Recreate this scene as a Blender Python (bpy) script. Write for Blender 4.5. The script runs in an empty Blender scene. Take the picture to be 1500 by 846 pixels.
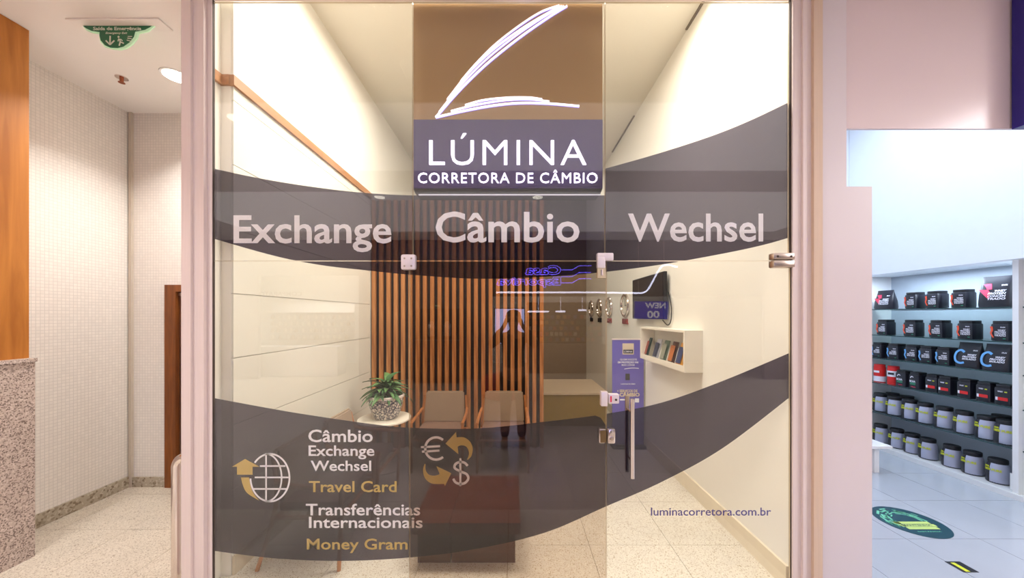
import bpy, bmesh, math, random
from mathutils import Vector, Matrix
random.seed(7)
C = bpy.context.scene
COL = C.collection
PI = math.pi
F = 515.0; CXP = 752.0; CYP = 462.0; H = 1.65       # focal length in pixels, horizon, eye height

# ------------------------------------------------------------------ camera, world, exposure, large lights
cam_d = bpy.data.cameras.new('camera'); cam = bpy.data.objects.new('camera', cam_d); COL.objects.link(cam)
cam.location = (0, 0, H); cam.rotation_euler = (PI/2, 0, 0)
cam_d.sensor_width = 36; cam_d.lens = 36*F/1500
cam_d.shift_x = -(CXP-750)/1500; cam_d.shift_y = (CYP-423)/1500
cam_d.clip_start = 0.02; cam_d.clip_end = 60
C.camera = cam
w = bpy.data.worlds.new('world'); C.world = w; w.use_nodes = True
w.node_tree.nodes['Background'].inputs[0].default_value = (0.95, 0.93, 1.0, 1)
w.node_tree.nodes['Background'].inputs[1].default_value = 0.30
C.view_settings.view_transform = 'Standard'; C.view_settings.look = 'None'
C.view_settings.exposure = 0.0; C.view_settings.gamma = 1.0
C.view_settings.use_curve_mapping = False

def area(name, loc, size, power, color, rot=(0, 0, 0), spread=180):
    d = bpy.data.lights.new(name, 'AREA'); d.shape = 'RECTANGLE'; d.size, d.size_y = size
    d.energy = power; d.color = color; d.spread = math.radians(spread)
    o = bpy.data.objects.new(name, d); o.location = loc; o.rotation_euler = rot; COL.objects.link(o); return o
WARM = (1.0, 0.94, 0.86); MALL = (1.0, 0.935, 0.945); COOL = (0.70, 0.84, 1.0)
area('shop_light', (-0.75, 2.75, 4.30), (1.1, 0.5), 62, WARM)
area('shop_light', (0.85, 2.75, 4.30), (1.1, 0.5), 62, WARM)
area('shop_light', (-0.7, 3.75, 4.30), (1.0, 0.3), 30, WARM)
area('shop_light', (0.6, 6.6, 4.30), (1.0, 0.4), 20, WARM)
area('mall_fill_light', (-5.2, 0.2, 3.57), (1.2, 2.0), 250, MALL)  # added fill for the facade, set wide so the panes do not mirror it
area('mall_fill_light', (5.2, 0.0, 3.57), (1.6, 2.0), 125, MALL)
area('mall_fill_light', (-8.3, -3.0, 3.57), (1.2, 1.6), 330, MALL)  # added far fill, brightens the opposite wall and the facade
area('mall_fill_light', (8.3, -3.0, 3.57), (1.2, 1.6), 330, MALL)
area('mall_ceiling_fill', (0, 0.25, 3.585), (9.0, 1.5), 34, MALL)  # added broad dim sheets below the ceiling, lift letters and frame
area('mall_ceiling_fill', (0, -2.6, 3.585), (12.0, 2.6), 84, MALL)
area('corridor_light', (-2.75, 2.87, 3.57), (0.14, 0.14), 26, (1.0, 0.96, 0.92), spread=120)
area('corridor_light', (-2.73, 0.71, 3.57), (0.14, 0.14), 30, (1.0, 0.96, 0.92), spread=110)
area('neighbour_light', (3.2, 3.2, 4.22), (2.0, 1.6), 54, COOL)
area('opposite_light', (-5.2, -6.0, 3.3), (2.6, 1.0), 200, (1, 0.95, 0.88))
area('opposite_light', (2.4, -6.4, 3.2), (4.0, 0.8), 110, (1, 0.95, 0.9))

# ------------------------------------------------------------------ materials
def L(c):   # sRGB 0-255 -> linear
    return tuple(((v/255)/12.92 if v/255 <= .04045 else ((v/255+.055)/1.055)**2.4) for v in c) + (1,)
def newmat(name):
    m = bpy.data.materials.new(name); m.use_nodes = True
    nt = m.node_tree; return m, nt, nt.nodes['Principled BSDF']
def mat(name, col, rough=.5, metal=0, var=.06, scale=12, bump=0.0, emit=None, es=0, spec=.5, stretch=None):
    m, nt, b = newmat(name)
    c = L(col)
    n = nt.nodes.new('ShaderNodeTexNoise'); n.inputs['Scale'].default_value = scale; n.inputs['Detail'].default_value = 4
    tc = nt.nodes.new('ShaderNodeTexCoord'); src = tc.outputs['Object']
    if stretch:
        mp = nt.nodes.new('ShaderNodeMapping'); mp.inputs['Scale'].default_value = stretch
        nt.links.new(src, mp.inputs[0]); src = mp.outputs[0]
    nt.links.new(src, n.inputs['Vector'])
    r = nt.nodes.new('ShaderNodeMix'); r.data_type = 'RGBA'
    r.inputs[6].default_value = tuple(v*(1-var) for v in c[:3])+(1,)
    r.inputs[7].default_value = tuple(min(1, v*(1+var)) for v in c[:3])+(1,)
    nt.links.new(n.outputs[0], r.inputs[0]); nt.links.new(r.outputs[2], b.inputs['Base Color'])
    b.inputs['Roughness'].default_value = rough; b.inputs['Metallic'].default_value = metal
    b.inputs['Specular IOR Level'].default_value = spec
    if bump:
        bp = nt.nodes.new('ShaderNodeBump'); bp.inputs['Strength'].default_value = bump; bp.inputs['Distance'].default_value = .004
        nt.links.new(n.outputs[0], bp.inputs['Height']); nt.links.new(bp.outputs[0], b.inputs['Normal'])
    if emit:
        b.inputs['Emission Color'].default_value = L(emit); b.inputs['Emission Strength'].default_value = es
    return m
def wood(name, c1, c2, axis=2, rough=.4, scale=3.0):
    m, nt, b = newmat(name)
    tc = nt.nodes.new('ShaderNodeTexCoord'); mp = nt.nodes.new('ShaderNodeMapping')
    s = [9, 9, 9]; s[axis] = .7; mp.inputs['Scale'].default_value = s
    n = nt.nodes.new('ShaderNodeTexNoise'); n.inputs['Scale'].default_value = scale; n.inputs['Detail'].default_value = 6; n.inputs['Distortion'].default_value = .6
    cr = nt.nodes.new('ShaderNodeValToRGB'); cr.color_ramp.elements[0].position = .35; cr.color_ramp.elements[1].position = .68
    cr.color_ramp.elements[0].color = L(c1); cr.color_ramp.elements[1].color = L(c2)
    nt.links.new(tc.outputs['Object'], mp.inputs[0]); nt.links.new(mp.outputs[0], n.inputs['Vector'])
    nt.links.new(n.outputs[0], cr.inputs[0]); nt.links.new(cr.outputs[0], b.inputs['Base Color'])
    b.inputs['Roughness'].default_value = rough
    return m
def speckle(name, base, dark, light, scale=90, rough=.35, mix=(.30, .42), lite=(.66, .8)):
    m, nt, b = newmat(name)
    tc = nt.nodes.new('ShaderNodeTexCoord')
    v = nt.nodes.new('ShaderNodeTexVoronoi'); v.inputs['Scale'].default_value = scale
    nt.links.new(tc.outputs['Object'], v.inputs['Vector'])
    cr = nt.nodes.new('ShaderNodeValToRGB'); cr.color_ramp.interpolation = 'CONSTANT'
    e = cr.color_ramp.elements; e[0].color = L(dark); e[0].position = 0
    e[1].position = mix[0]*.5; e[1].color = L([(a+c)/2 for a, c in zip(base, dark)])
    x = e.new(mix[1]*.6); x.color = L(base)
    x = e.new(lite[0]); x.color = L(light); x = e.new(lite[1]); x.color = L(base)
    sp = nt.nodes.new('ShaderNodeSeparateColor'); nt.links.new(v.outputs['Color'], sp.inputs[0])
    nt.links.new(sp.outputs[0], cr.inputs[0])
    n = nt.nodes.new('ShaderNodeTexNoise'); n.inputs['Scale'].default_value = 2.5; nt.links.new(tc.outputs['Object'], n.inputs['Vector'])
    mx = nt.nodes.new('ShaderNodeMix'); mx.data_type = 'RGBA'; mx.blend_type = 'MULTIPLY'; mx.inputs[0].default_value = .25
    nt.links.new(cr.outputs[0], mx.inputs[6]); nt.links.new(n.outputs[0], mx.inputs[7]); nt.links.new(mx.outputs[2], b.inputs['Base Color'])
    b.inputs['Roughness'].default_value = rough
    return m
def mosaic(name, face, rot):
    m, nt, b = newmat(name)
    tc = nt.nodes.new('ShaderNodeTexCoord'); mp = nt.nodes.new('ShaderNodeMapping'); mp.inputs['Rotation'].default_value = rot
    br = nt.nodes.new('ShaderNodeTexBrick'); br.offset = 0; br.inputs['Scale'].default_value = 1
    br.inputs['Brick Width'].default_value = .026; br.inputs['Row Height'].default_value = .026
    br.inputs['Mortar Size'].default_value = .0022; br.inputs['Mortar Smooth'].default_value = .3
    c = L(face); br.inputs['Color1'].default_value = c; br.inputs['Color2'].default_value = tuple(v*.94 for v in c[:3])+(1,)
    br.inputs['Mortar'].default_value = tuple(v*.82 for v in c[:3])+(1,)
    nt.links.new(tc.outputs['Object'], mp.inputs[0]); nt.links.new(mp.outputs[0], br.inputs['Vector'])
    nt.links.new(br.outputs['Color'], b.inputs['Base Color'])
    bp = nt.nodes.new('ShaderNodeBump'); bp.invert = True; bp.inputs['Strength'].default_value = .5; bp.inputs['Distance'].default_value = .002
    nt.links.new(br.outputs['Fac'], bp.inputs['Height']); nt.links.new(bp.outputs[0], b.inputs['Normal'])
    b.inputs['Roughness'].default_value = .3
    return m
def glassmat(name, tint, refl=1.0):
    m = bpy.data.materials.new(name); m.use_nodes = True; nt = m.node_tree; nt.nodes.clear()
    out = nt.nodes.new('ShaderNodeOutputMaterial'); mx = nt.nodes.new('ShaderNodeMixShader')
    t = nt.nodes.new('ShaderNodeBsdfTransparent'); t.inputs[0].default_value = tuple(tint)+(1,)
    g = nt.nodes.new('ShaderNodeBsdfGlossy'); g.inputs['Roughness'].default_value = 0.0; g.inputs[0].default_value = (.97*refl, .99*refl, .98*refl, 1)
    geo = nt.nodes.new('ShaderNodeNewGeometry'); mr = nt.nodes.new('ShaderNodeMapRange')
    mr.inputs['To Min'].default_value = 1.52; mr.inputs['To Max'].default_value = 1/1.52
    nt.links.new(geo.outputs['Backfacing'], mr.inputs['Value'])
    fr = nt.nodes.new('ShaderNodeFresnel'); nt.links.new(mr.outputs[0], fr.inputs['IOR'])
    nt.links.new(fr.outputs[0], mx.inputs[0]); nt.links.new(t.outputs[0], mx.inputs[1]); nt.links.new(g.outputs[0], mx.inputs[2])
    nt.links.new(mx.outputs[0], out.inputs[0]); return m
def filmmat(name, tint, body):
    m = bpy.data.materials.new(name); m.use_nodes = True; nt = m.node_tree; nt.nodes.clear()
    out = nt.nodes.new('ShaderNodeOutputMaterial'); ad = nt.nodes.new('ShaderNodeMixShader'); ad.inputs[0].default_value = .5
    t = nt.nodes.new('ShaderNodeBsdfTransparent'); t.inputs[0].default_value = tuple(min(1, v*2) for v in tint)+(1,)
    d = nt.nodes.new('ShaderNodeBsdfDiffuse'); n = nt.nodes.new('ShaderNodeTexNoise'); n.inputs['Scale'].default_value = 3
    mx = nt.nodes.new('ShaderNodeMix'); mx.data_type = 'RGBA'; c = L(body)
    mx.inputs[6].default_value = tuple(v*.9 for v in c[:3])+(1,); mx.inputs[7].default_value = tuple(v*1.1 for v in c[:3])+(1,)
    nt.links.new(n.outputs[0], mx.inputs[0]); nt.links.new(mx.outputs[2], d.inputs[0])
    nt.links.new(t.outputs[0], ad.inputs[1]); nt.links.new(d.outputs[0], ad.inputs[2]); nt.links.new(ad.outputs[0], out.inputs[0]); return m

M = {}
M['cream'] = mat('cream_wall', (233, 229, 219), .55, var=.02, scale=3)
M['panel'] = mat('cream_panel', (228, 226, 214), .22, var=.03, scale=2)
M['shadow_gap'] = mat('shadow_gap', (110, 96, 76), .8)
M['shopceil'] = mat('shop_ceiling', (226, 220, 206), .7, var=.02)
M['mallceil'] = mat('mall_ceiling', (246, 243, 239), .7, var=.02, scale=3)
M['pink'] = mat('pinkish_paint', (216, 205, 209), .35, var=.03, scale=2)
M['pink2'] = mat('pinkish_lintel', (220, 201, 202), .22, var=.03, scale=2)
M['alu'] = mat('brushed_aluminium', (226, 210, 207), .42, .05, var=.08, scale=8, stretch=(20, 20, .4))
M['alud'] = mat('dark_gasket', (70, 58, 52), .7)
M['strip'] = mat('beige_strip', (214, 188, 166), .5, var=.08, scale=6, stretch=(20, 20, .5))
M['chrome'] = mat('chrome', (225, 215, 210), .16, 1, var=.03)
M['patch'] = mat('satin_patch_metal', (232, 222, 228), .4, .35, var=.05)
M['steel'] = mat('steel', (190, 175, 165), .28, 1, var=.05, stretch=(20, 20, 1))
M['black'] = mat('black_plastic', (22, 20, 24), .4)
M['screen'] = mat('dark_screen', (40, 36, 42), .12)
M['trimwood'] = wood('trim_wood', (158, 108, 68), (184, 134, 90), 1)
M['slat'] = wood('slat_wood', (158, 100, 54), (196, 136, 84), 2, .45)
M['colwood'] = wood('column_wood', (158, 92, 22), (196, 126, 48), 2, .5, 1.6)
M['doorwood'] = wood('door_frame_wood', (100, 50, 12), (140, 78, 26), 2, .4)
M['tablewood'] = wood('table_wood', (176, 74, 42), (208, 98, 60), 0, .3)
M['darkwood'] = wood('dark_base_wood', (84, 48, 34), (108, 66, 48), 0, .5)
M['chairwood'] = wood('chair_wood', (160, 98, 50), (190, 126, 70), 2, .35)
M['leather'] = mat('brown_leather', (156, 136, 116), .55, var=.08, bump=.15, scale=60)
M['seatl'] = mat('seat_leather', (124, 98, 86), .5, var=.08, bump=.15, scale=60)
M['slatback'] = mat('slat_backing', (38, 26, 20), .6)
M['terrazzo'] = speckle('cream_terrazzo', (226, 218, 203), (168, 146, 112), (240, 234, 218), 210, .3, (.14, .18))
M['terrazzo2'] = speckle('corridor_terrazzo', (212, 200, 182), (150, 132, 112), (228, 218, 202), 200, .3, (.16, .22))
M['grout'] = mat('grout', (140, 122, 100), .9)
M['granite'] = speckle('pink_granite', (200, 182, 170), (126, 108, 100), (222, 206, 196), 150, .35, (.30, .5))
M['basegran'] = speckle('baseboard_granite', (186, 174, 154), (140, 124, 102), (206, 196, 178), 60, .35)
M['mosL'] = mosaic('mosaic_left', (240, 234, 226), (0, PI/2, 0))
M['mosB'] = mosaic('mosaic_end', (240, 234, 226), (PI/2, 0, 0))
# left wall lies in the YZ plane: turn Y,Z into the brick's X,Y
for nm, r in (('mosL', None), ('mosB', None)):
    nt = M[nm].node_tree; mp = [n for n in nt.nodes if n.type == 'MAPPING'][0]; tc = [n for n in nt.nodes if n.type == 'TEX_COORD'][0]
    mp.inputs['Rotation'].default_value = (0, 0, 0)
    s = nt.nodes.new('ShaderNodeSeparateXYZ'); c = nt.nodes.new('ShaderNodeCombineXYZ')
    nt.links.new(tc.outputs['Object'], s.inputs[0])
    nt.links.new(s.outputs['Y' if nm == 'mosL' else 'X'], c.inputs['X']); nt.links.new(s.outputs['Z'], c.inputs['Y'])
    nt.links.new(c.outputs[0], mp.inputs[0])
M['glass'] = glassmat('clear_glass', (.985, .99, .98))
M['glassmid'] = glassmat('bronze_tinted_glass', (.85, .81, .765))
M['edge'] = mat('polished_glass_edge', (206, 190, 160), .3)
M['film'] = filmmat('dark_window_film', (.098, .088, .115), (26, 20, 44))
M['letter'] = mat('pale_vinyl', (238, 232, 238), .5, var=.02)
M['gold'] = mat('gold_vinyl', (196, 164, 84), .5, var=.04)
M['navyv'] = mat('navy_vinyl', (62, 44, 140), .5, var=.04)
M['bronze'] = mat('bronze_sign_face', (164, 127, 78), .34, .15, var=.05, scale=2)
M['purple'] = mat('purple_sign_face', (62, 42, 102), .18, var=.04, scale=2)
M['logo'] = mat('lit_logo', (250, 246, 255), .5, emit=(245, 240, 255), es=1.3)
M['halo'] = mat('lit_logo_halo', (150, 130, 220), .5, emit=(150, 130, 230), es=.8)
M['white'] = mat('white_laminate', (236, 236, 236), .4, var=.02)
M['whitewall'] = mat('white_shop_wall', (236, 240, 246), .5, var=.02)
M['rackwhite'] = mat('cream_lacquer', (238, 230, 214), .4, var=.02)
M['wtile'] = mat('white_gloss_tile', (176, 182, 192), .16, var=.05, scale=3)
M['shelfglass'] = glassmat('green_glass_shelf', (.86, .93, .91)); M['shelfedge'] = mat('green_glass_edge', (34, 70, 72), .2)
M['jar'] = mat('black_tub', (24, 24, 34), .35)
M['cap'] = mat('black_cap', (20, 20, 26), .5)
M['silver'] = mat('silver_label', (178, 182, 204), .38, .15, var=.06)
M['yellow'] = mat('yellow_print', (206, 212, 40), .5)
M['orange'] = mat('orange_print', (236, 84, 50), .5)
M['pinkred'] = mat('pink_red_print', (226, 60, 92), .5)
M['lblue'] = mat('light_blue_print', (104, 168, 226), .5)
M['red'] = mat('red_print', (214, 28, 26), .5)
M['green'] = mat('green_print', (40, 120, 90), .5)
M['wprint'] = mat('white_print', (232, 230, 240), .5)
M['blueb'] = mat('blue_plastic', (22, 18, 190), .35)
M['bluefin'] = mat('deep_blue_panel', (34, 20, 120), .25)
M['banner'] = mat('blue_violet_banner', (98, 86, 176), .5, var=.04)
M['leaf'] = mat('leaf_green', (96, 136, 80), .45, var=.35, scale=9)
M['leafd'] = mat('leaf_dark', (62, 104, 60), .45, var=.3, scale=9)
M['soil'] = mat('soil', (60, 42, 30), .9)
M['exit'] = mat('exit_green', (22, 110, 70), .3)
M['exitedge'] = mat('lit_acrylic_edge', (190, 230, 190), .2, emit=(190, 235, 190), es=.25)
M['exitw'] = mat('exit_pale_print', (225, 232, 215), .5)
M['lamp'] = mat('lamp_glow', (255, 250, 240), .5, emit=(255, 246, 230), es=9)
M['lampdim'] = mat('lamp_glow_small', (255, 250, 240), .5, emit=(255, 246, 230), es=5)
M['tubew'] = mat('white_neon', (250, 250, 255), .5, emit=(225, 225, 255), es=9)
M['tubeb'] = mat('blue_neon', (120, 105, 255), .5, emit=(112, 96, 255), es=10)
M['led'] = mat('sign_led_line', (240, 236, 240), .4, emit=(225, 215, 225), es=.6)
M['scrlit'] = mat('lit_screen', (200, 215, 255), .5, emit=(178, 190, 255), es=5)
M['mallfloor'] = speckle('mall_floor', (206, 196, 182), (160, 146, 128), (222, 214, 202), 190, .22)
M['darkfas'] = mat('dark_fascia', (30, 26, 30), .35)
M['greywall'] = mat('mall_grey_wall', (120, 108, 104), .5)
M['brownc'] = mat('brown_cabinet', (48, 32, 26), .4)
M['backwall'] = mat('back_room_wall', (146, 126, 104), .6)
M['olive'] = mat('olive_front', (150, 126, 60), .5)
M['beigetop'] = mat('beige_counter_top', (214, 196, 168), .35)
M['skin'] = mat('skin', (176, 124, 98), .5)
M['hair'] = mat('dark_hair', (30, 22, 18), .6)
M['cloth'] = mat('black_cloth', (26, 25, 28), .8)
M['jeans'] = mat('dark_trousers', (34, 34, 42), .85)
M['shoe'] = mat('pale_shoe', (150, 140, 130), .6)
M['redpouf'] = mat('red_pouf', (170, 30, 24), .5)
M['floorst'] = mat('floor_sticker_base', (16, 66, 80), .4)
M['mint'] = mat('mint_print', (110, 196, 160), .5)
M['lime'] = mat('lime_print', (190, 214, 120), .5)
M['clockface'] = mat('clock_face', (222, 214, 196), .4)
M['redtext'] = mat('dark_red_letters', (140, 36, 24), .5)
# ornamental ceramic
def ceramic():
    m, nt, b = newmat('blue_white_ceramic')
    tc = nt.nodes.new('ShaderNodeTexCoord')
    v = nt.nodes.new('ShaderNodeTexVoronoi'); v.feature = 'DISTANCE_TO_EDGE'; v.inputs['Scale'].default_value = 30
    n = nt.nodes.new('ShaderNodeTexNoise'); n.inputs['Scale'].default_value = 26
    mx0 = nt.nodes.new('ShaderNodeMix'); mx0.data_type = 'VECTOR'; mx0.inputs[0].default_value = .05
    nt.links.new(tc.outputs['Object'], mx0.inputs[4]); nt.links.new(n.outputs['Color'], mx0.inputs[5]); nt.links.new(mx0.outputs[1], v.inputs['Vector'])
    cr = nt.nodes.new('ShaderNodeValToRGB'); e = cr.color_ramp.elements
    e[0].position = .10; e[0].color = L((46, 48, 74)); e[1].position = .16; e[1].color = L((232, 222, 210))
    nt.links.new(v.outputs[0], cr.inputs[0]); nt.links.new(cr.outputs[0], b.inputs['Base Color']); b.inputs['Roughness'].default_value = .2
    return m
M['ceramic'] = ceramic()
M['ceramicw'] = mat('white_glaze', (228, 214, 204), .25)

# ------------------------------------------------------------------ object helpers
def P(x, y, Y):
    return Vector(((x-CXP)*Y/F, Y, H-(y-CYP)*Y/F))
def wpos(o):
    v = Vector((0, 0, 0))
    while o: v += Vector(o.location); o = o.parent
    return v
def tag(o, label=None, cat=None, group=None, kind=None):
    if label: o['label'] = label
    if cat: o['category'] = cat
    if group: o['group'] = group
    if kind: o['kind'] = kind
    return o
def thing(name, label, cat, loc=(0, 0, 0), rz=0, group=None):
    o = bpy.data.objects.new(name, None); o.location = loc; o.rotation_euler = (0, 0, rz); o.empty_display_size = .1
    COL.objects.link(o); return tag(o, label, cat, group)
class MB:
    """collects shapes and links them as one mesh object; world=True: given in world coordinates"""
    def __init__(s): s.v = []; s.f = []; s.mi = []
    def add(s, vs, fs, mi=0):
        b = len(s.v); s.v += [tuple(v) for v in vs]; s.f += [tuple(i+b for i in f) for f in fs]; s.mi += [mi]*len(fs); return s
    def box(s, x0, x1, y0, y1, z0, z1, mi=0):
        vs = [(x, y, z) for x in (x0, x1) for y in (y0, y1) for z in (z0, z1)]
        return s.add(vs, [(0, 1, 3, 2), (4, 6, 7, 5), (0, 4, 5, 1), (2, 3, 7, 6), (0, 2, 6, 4), (1, 5, 7, 3)], mi)
    def bbox(s, x0, x1, y0, y1, z0, z1, r=.01):
        """bevelled box"""
        bm = bmesh.new(); bmesh.ops.create_cube(bm, size=1)
        for v in bm.verts: v.co = Vector(((x0+x1)/2+v.co.x*(x1-x0), (y0+y1)/2+v.co.y*(y1-y0), (z0+z1)/2+v.co.z*(z1-z0)))
        bmesh.ops.bevel(bm, geom=bm.edges[:], offset=r, segments=2, affect='EDGES', profile=.5)
        bm.verts.ensure_lookup_table(); s.add([v.co[:] for v in bm.verts], [[v.index for v in f.verts] for f in bm.faces]); bm.free(); return s
    def prism(s, pts, y0, y1, mi=0):
        """polygon of (x,z) extruded along y"""
        n = len(pts); vs = [(p[0], y0, p[1]) for p in pts]+[(p[0], y1, p[1]) for p in pts]
        return s.add(vs, [tuple(range(n)), tuple(range(2*n-1, n-1, -1))]+[(i, i+n, (i+1) % n+n, (i+1) % n) for i in range(n)], mi)
    def lathe(s, prof, c=(0, 0, 0), seg=20, sq=0, mi=0):
        """profile of (r,z) round the vertical axis; sq>0 squares it off"""
        vs = []
        for r, z in prof:
            for i in range(seg):
                a = 2*PI*i/seg; ca, sa = math.cos(a), math.sin(a)
                k = 1/((abs(ca)**(2+sq)+abs(sa)**(2+sq))**(1/(2+sq))) if sq else 1
                vs.append((c[0]+r*k*ca, c[1]+r*k*sa, c[2]+z))
        fs = []
        for j in range(len(prof)-1):
            for i in range(seg):
                k = (i+1) % seg; fs.append((j*seg+i, j*seg+k, (j+1)*seg+k, (j+1)*seg+i))
        fs.append(tuple(range(seg-1, -1, -1))); fs.append(tuple((len(prof)-1)*seg+i for i in range(seg)))
        return s.add(vs, fs, mi)
    def tube(s, pts, r, seg=10, closed=False, r1=None):
        pts = [Vector(p) for p in pts]; n = len(pts); vs = []; up = None
        for i, p in enumerate(pts):
            a = pts[(i-1) % n] if (i or closed) else p; b = pts[(i+1) % n] if (i < n-1 or closed) else p
            t = (b-a).normalized()
            if up is None: up = Vector((0, 0, 1)) if abs(t.z) < .9 else Vector((1, 0, 0))
            u = t.cross(up).normalized(); up = u.cross(t).normalized()
            rr = r if r1 is None else r+(r1-r)*i/(n-1)
            for k in range(seg):
                an = 2*PI*k/seg; vs.append(p+rr*(math.cos(an)*u+math.sin(an)*up))
        fs = []
        for j in range(n if closed else n-1):
            q = (j+1) % n
            for i in range(seg):
                k = (i+1) % seg; fs.append((j*seg+i, q*seg+i, q*seg+k, j*seg+k))
        if not closed: fs += [tuple(range(seg)), tuple((n-1)*seg+i for i in range(seg-1, -1, -1))]
        return s.add(vs, fs)
    def ribbon(s, pts, w, y0, y1, w1=None):
        """flat stroke in the xz plane, extruded along y"""
        n = len(pts); Lp, Rp = [], []
        for i, p in enumerate(pts):
            a = pts[max(0, i-1)]; b = pts[min(n-1, i+1)]; dx, dz = b[0]-a[0], b[1]-a[1]; l = math.hypot(dx, dz) or 1
            ww = w if w1 is None else w+(w1-w)*i/(n-1)
            Lp.append((p[0]-dz/l*ww/2, p[1]+dx/l*ww/2)); Rp.append((p[0]+dz/l*ww/2, p[1]-dx/l*ww/2))
        for i in range(n-1): s.prism([Lp[i], Lp[i+1], Rp[i+1], Rp[i]], y0, y1)
        return s
    def build(s, name, m, parent=None, world=True, smooth=False, label=None):
        me = bpy.data.meshes.new(name); off = wpos(parent) if (parent and world) else Vector((0, 0, 0))
        me.from_pydata([tuple(Vector(v)-off) for v in s.v], [], s.f)
        for mm in (m if isinstance(m, (list, tuple)) else [m]): me.materials.append(mm)
        if any(s.mi):
            for p, i in zip(me.polygons, s.mi): p.material_index = i
        me.update()
        bm = bmesh.new(); bm.from_mesh(me); bmesh.ops.recalc_face_normals(bm, faces=bm.faces[:]); bm.to_mesh(me); bm.free()
        if smooth:
            for p in me.polygons: p.use_smooth = True
            try: me.set_sharp_from_angle(angle=math.radians(40))
            except Exception: pass
        o = bpy.data.objects.new(name, me); COL.objects.link(o); o.parent = parent
        if label: o['label'] = label
        return o
def struct(name, mb, m, parent=None, smooth=False):
    o = mb.build(name, m, parent, smooth=smooth)
    if not parent: o['kind'] = 'structure'
    return o
def kids(o): return [c for c in bpy.data.objects if c.parent == o]
def dup(o, parent=None, loc=None, label=None, rz=None):
    c = o.copy(); COL.objects.link(c); c.parent = parent
    if loc is not None: c.location = loc
    if rz is not None: c.rotation_euler = (0, 0, rz)
    if label: c['label'] = label
    for k in kids(o): dup(k, c)
    return c
# text ----------------------------------------------------------------
_tc = {}
def text_mesh(s, bold=.018, spacing=1.0, shear=0):
    """vertices/faces of flat text in (x,z); origin at left of baseline"""
    key = (s, bold, spacing, shear)
    if key in _tc: return _tc[key]
    cu = bpy.data.curves.new('t', 'FONT'); cu.body = s; cu.size = 1; cu.offset = bold; cu.resolution_u = 3; cu.space_character = spacing; cu.shear = shear
    o = bpy.data.objects.new('t', cu); COL.objects.link(o)
    me = bpy.data.meshes.new_from_object(o.evaluated_get(bpy.context.evaluated_depsgraph_get()))
    vs = [(v.co.x, v.co.y) for v in me.vertices]; fs = [tuple(p.vertices) for p in me.polygons]
    bpy.data.objects.remove(o); bpy.data.curves.remove(cu); bpy.data.meshes.remove(me)
    _tc[key] = (vs, fs); return vs, fs
def cap_h(bold): return max(v[1] for v in text_mesh('E', bold)[0])
def text_fit(mb, s, x0, x1, zt, zb, y, t=.0004, bold=.018, spacing=1.0, shear=0, flip=False):
    """text between x0..x1 with capital top zt and baseline zb, on plane y facing -y (flip: facing +y)"""
    vs, fs = text_mesh(s, bold, spacing, shear)
    a, b = min(v[0] for v in vs), max(v[0] for v in vs); ch = cap_h(bold)
    out = [(x0+(v[0]-a)/(b-a)*(x1-x0), y, zb+v[1]/ch*(zt-zb)) for v in vs]
    n = len(out); out2 = [(p[0], p[1]+t, p[2]) for p in out]
    ed = {}
    for f in fs:
        for i in range(len(f)):
            e = (f[i], f[(i+1) % len(f)]); ed[e] = 1
    side = [(e[0], e[1], e[1]+n, e[0]+n) for e in ed if (e[1], e[0]) not in ed]
    mb.add(out+out2, [tuple(f) for f in fs]+[tuple(i+n for i in reversed(f)) for f in fs]+side)
    return mb
def px_text(s, x0, x1, yt, yb, Y, **k):
    mb = MB(); a = P(x0, yt, Y); b = P(x1, yb, Y)
    return text_fit(mb, s, a.x, b.x, a.z, b.z, Y, **k)
def spline(pts, n=8):
    out = []
    for i in range(len(pts)-1):
        p0 = pts[max(0, i-1)]; p1 = pts[i]; p2 = pts[i+1]; p3 = pts[min(len(pts)-1, i+2)]
        for k in range(n):
            t = k/n
            out.append(tuple(.5*((2*b)+(-a+c)*t+(2*a-5*b+4*c-d)*t*t+(-a+3*b-3*c+d)*t**3) for a, b, c, d in zip(p0, p1, p2, p3)))
    out.append(tuple(pts[-1])); return out

# ------------------------------------------------------------------ the setting
GY = 2.10                                    # plane of the shop front
XL, XR, ZC = -1.78, 1.66, 4.38               # shop interior
MZ = H+1.956                                 # mall ceiling
# mall floor and ceiling
struct('floor_mall', MB().box(-9, 9, -8.2, 1.2, -.05, 0), M['mallfloor'])
struct('ceiling_mall', MB().box(-9, 9, -8.2, GY-.05, MZ, MZ+.05).box(-9, -1.93, GY-.05, 3.45, MZ, MZ+.05), M['mallceil'])
def tiles(parent, x0, x1, y0, y1, xl, yl, m, gap=.003, z=0.0):
    xs = [x0]+[x for x in xl if x0+.02 < x < x1-.02]+[x1]; ys = [y0]+[y for y in yl if y0+.02 < y < y1-.02]+[y1]
    for i in range(len(xs)-1):
        for j in range(len(ys)-1):
            MB().box(xs[i]+gap/2, xs[i+1]-gap/2, ys[j]+gap/2, ys[j+1]-gap/2, z-.012, z+random.uniform(-.0004, .0004)).build('tile', m, parent)
fl = struct('floor_corridor', MB().box(-3.75, -1.86, 1.2, 3.44, -.05, -.004), M['grout'])
tiles(fl, -3.71, -1.88, 1.2, 3.40, [-3.51, -2.97, -2.43], [1.635, 2.175, 2.715, 3.255], M['terrazzo2'])
fs_ = struct('floor_shop', MB().box(-1.86, 1.80, 1.2, 8.05, -.05, -.004), M['grout'])
tiles(fs_, -1.88, 1.72, 1.2, 8.0, [-.624+.585*k for k in range(-2, 5)], [2.53+.585*k for k in range(-2, 10)], M['terrazzo'])
fn = struct('floor_neighbour', MB().box(1.80, 5.0, 1.2, 4.66, -.05, -.004), mat('light_grout', (150, 150, 156), .8))
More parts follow.
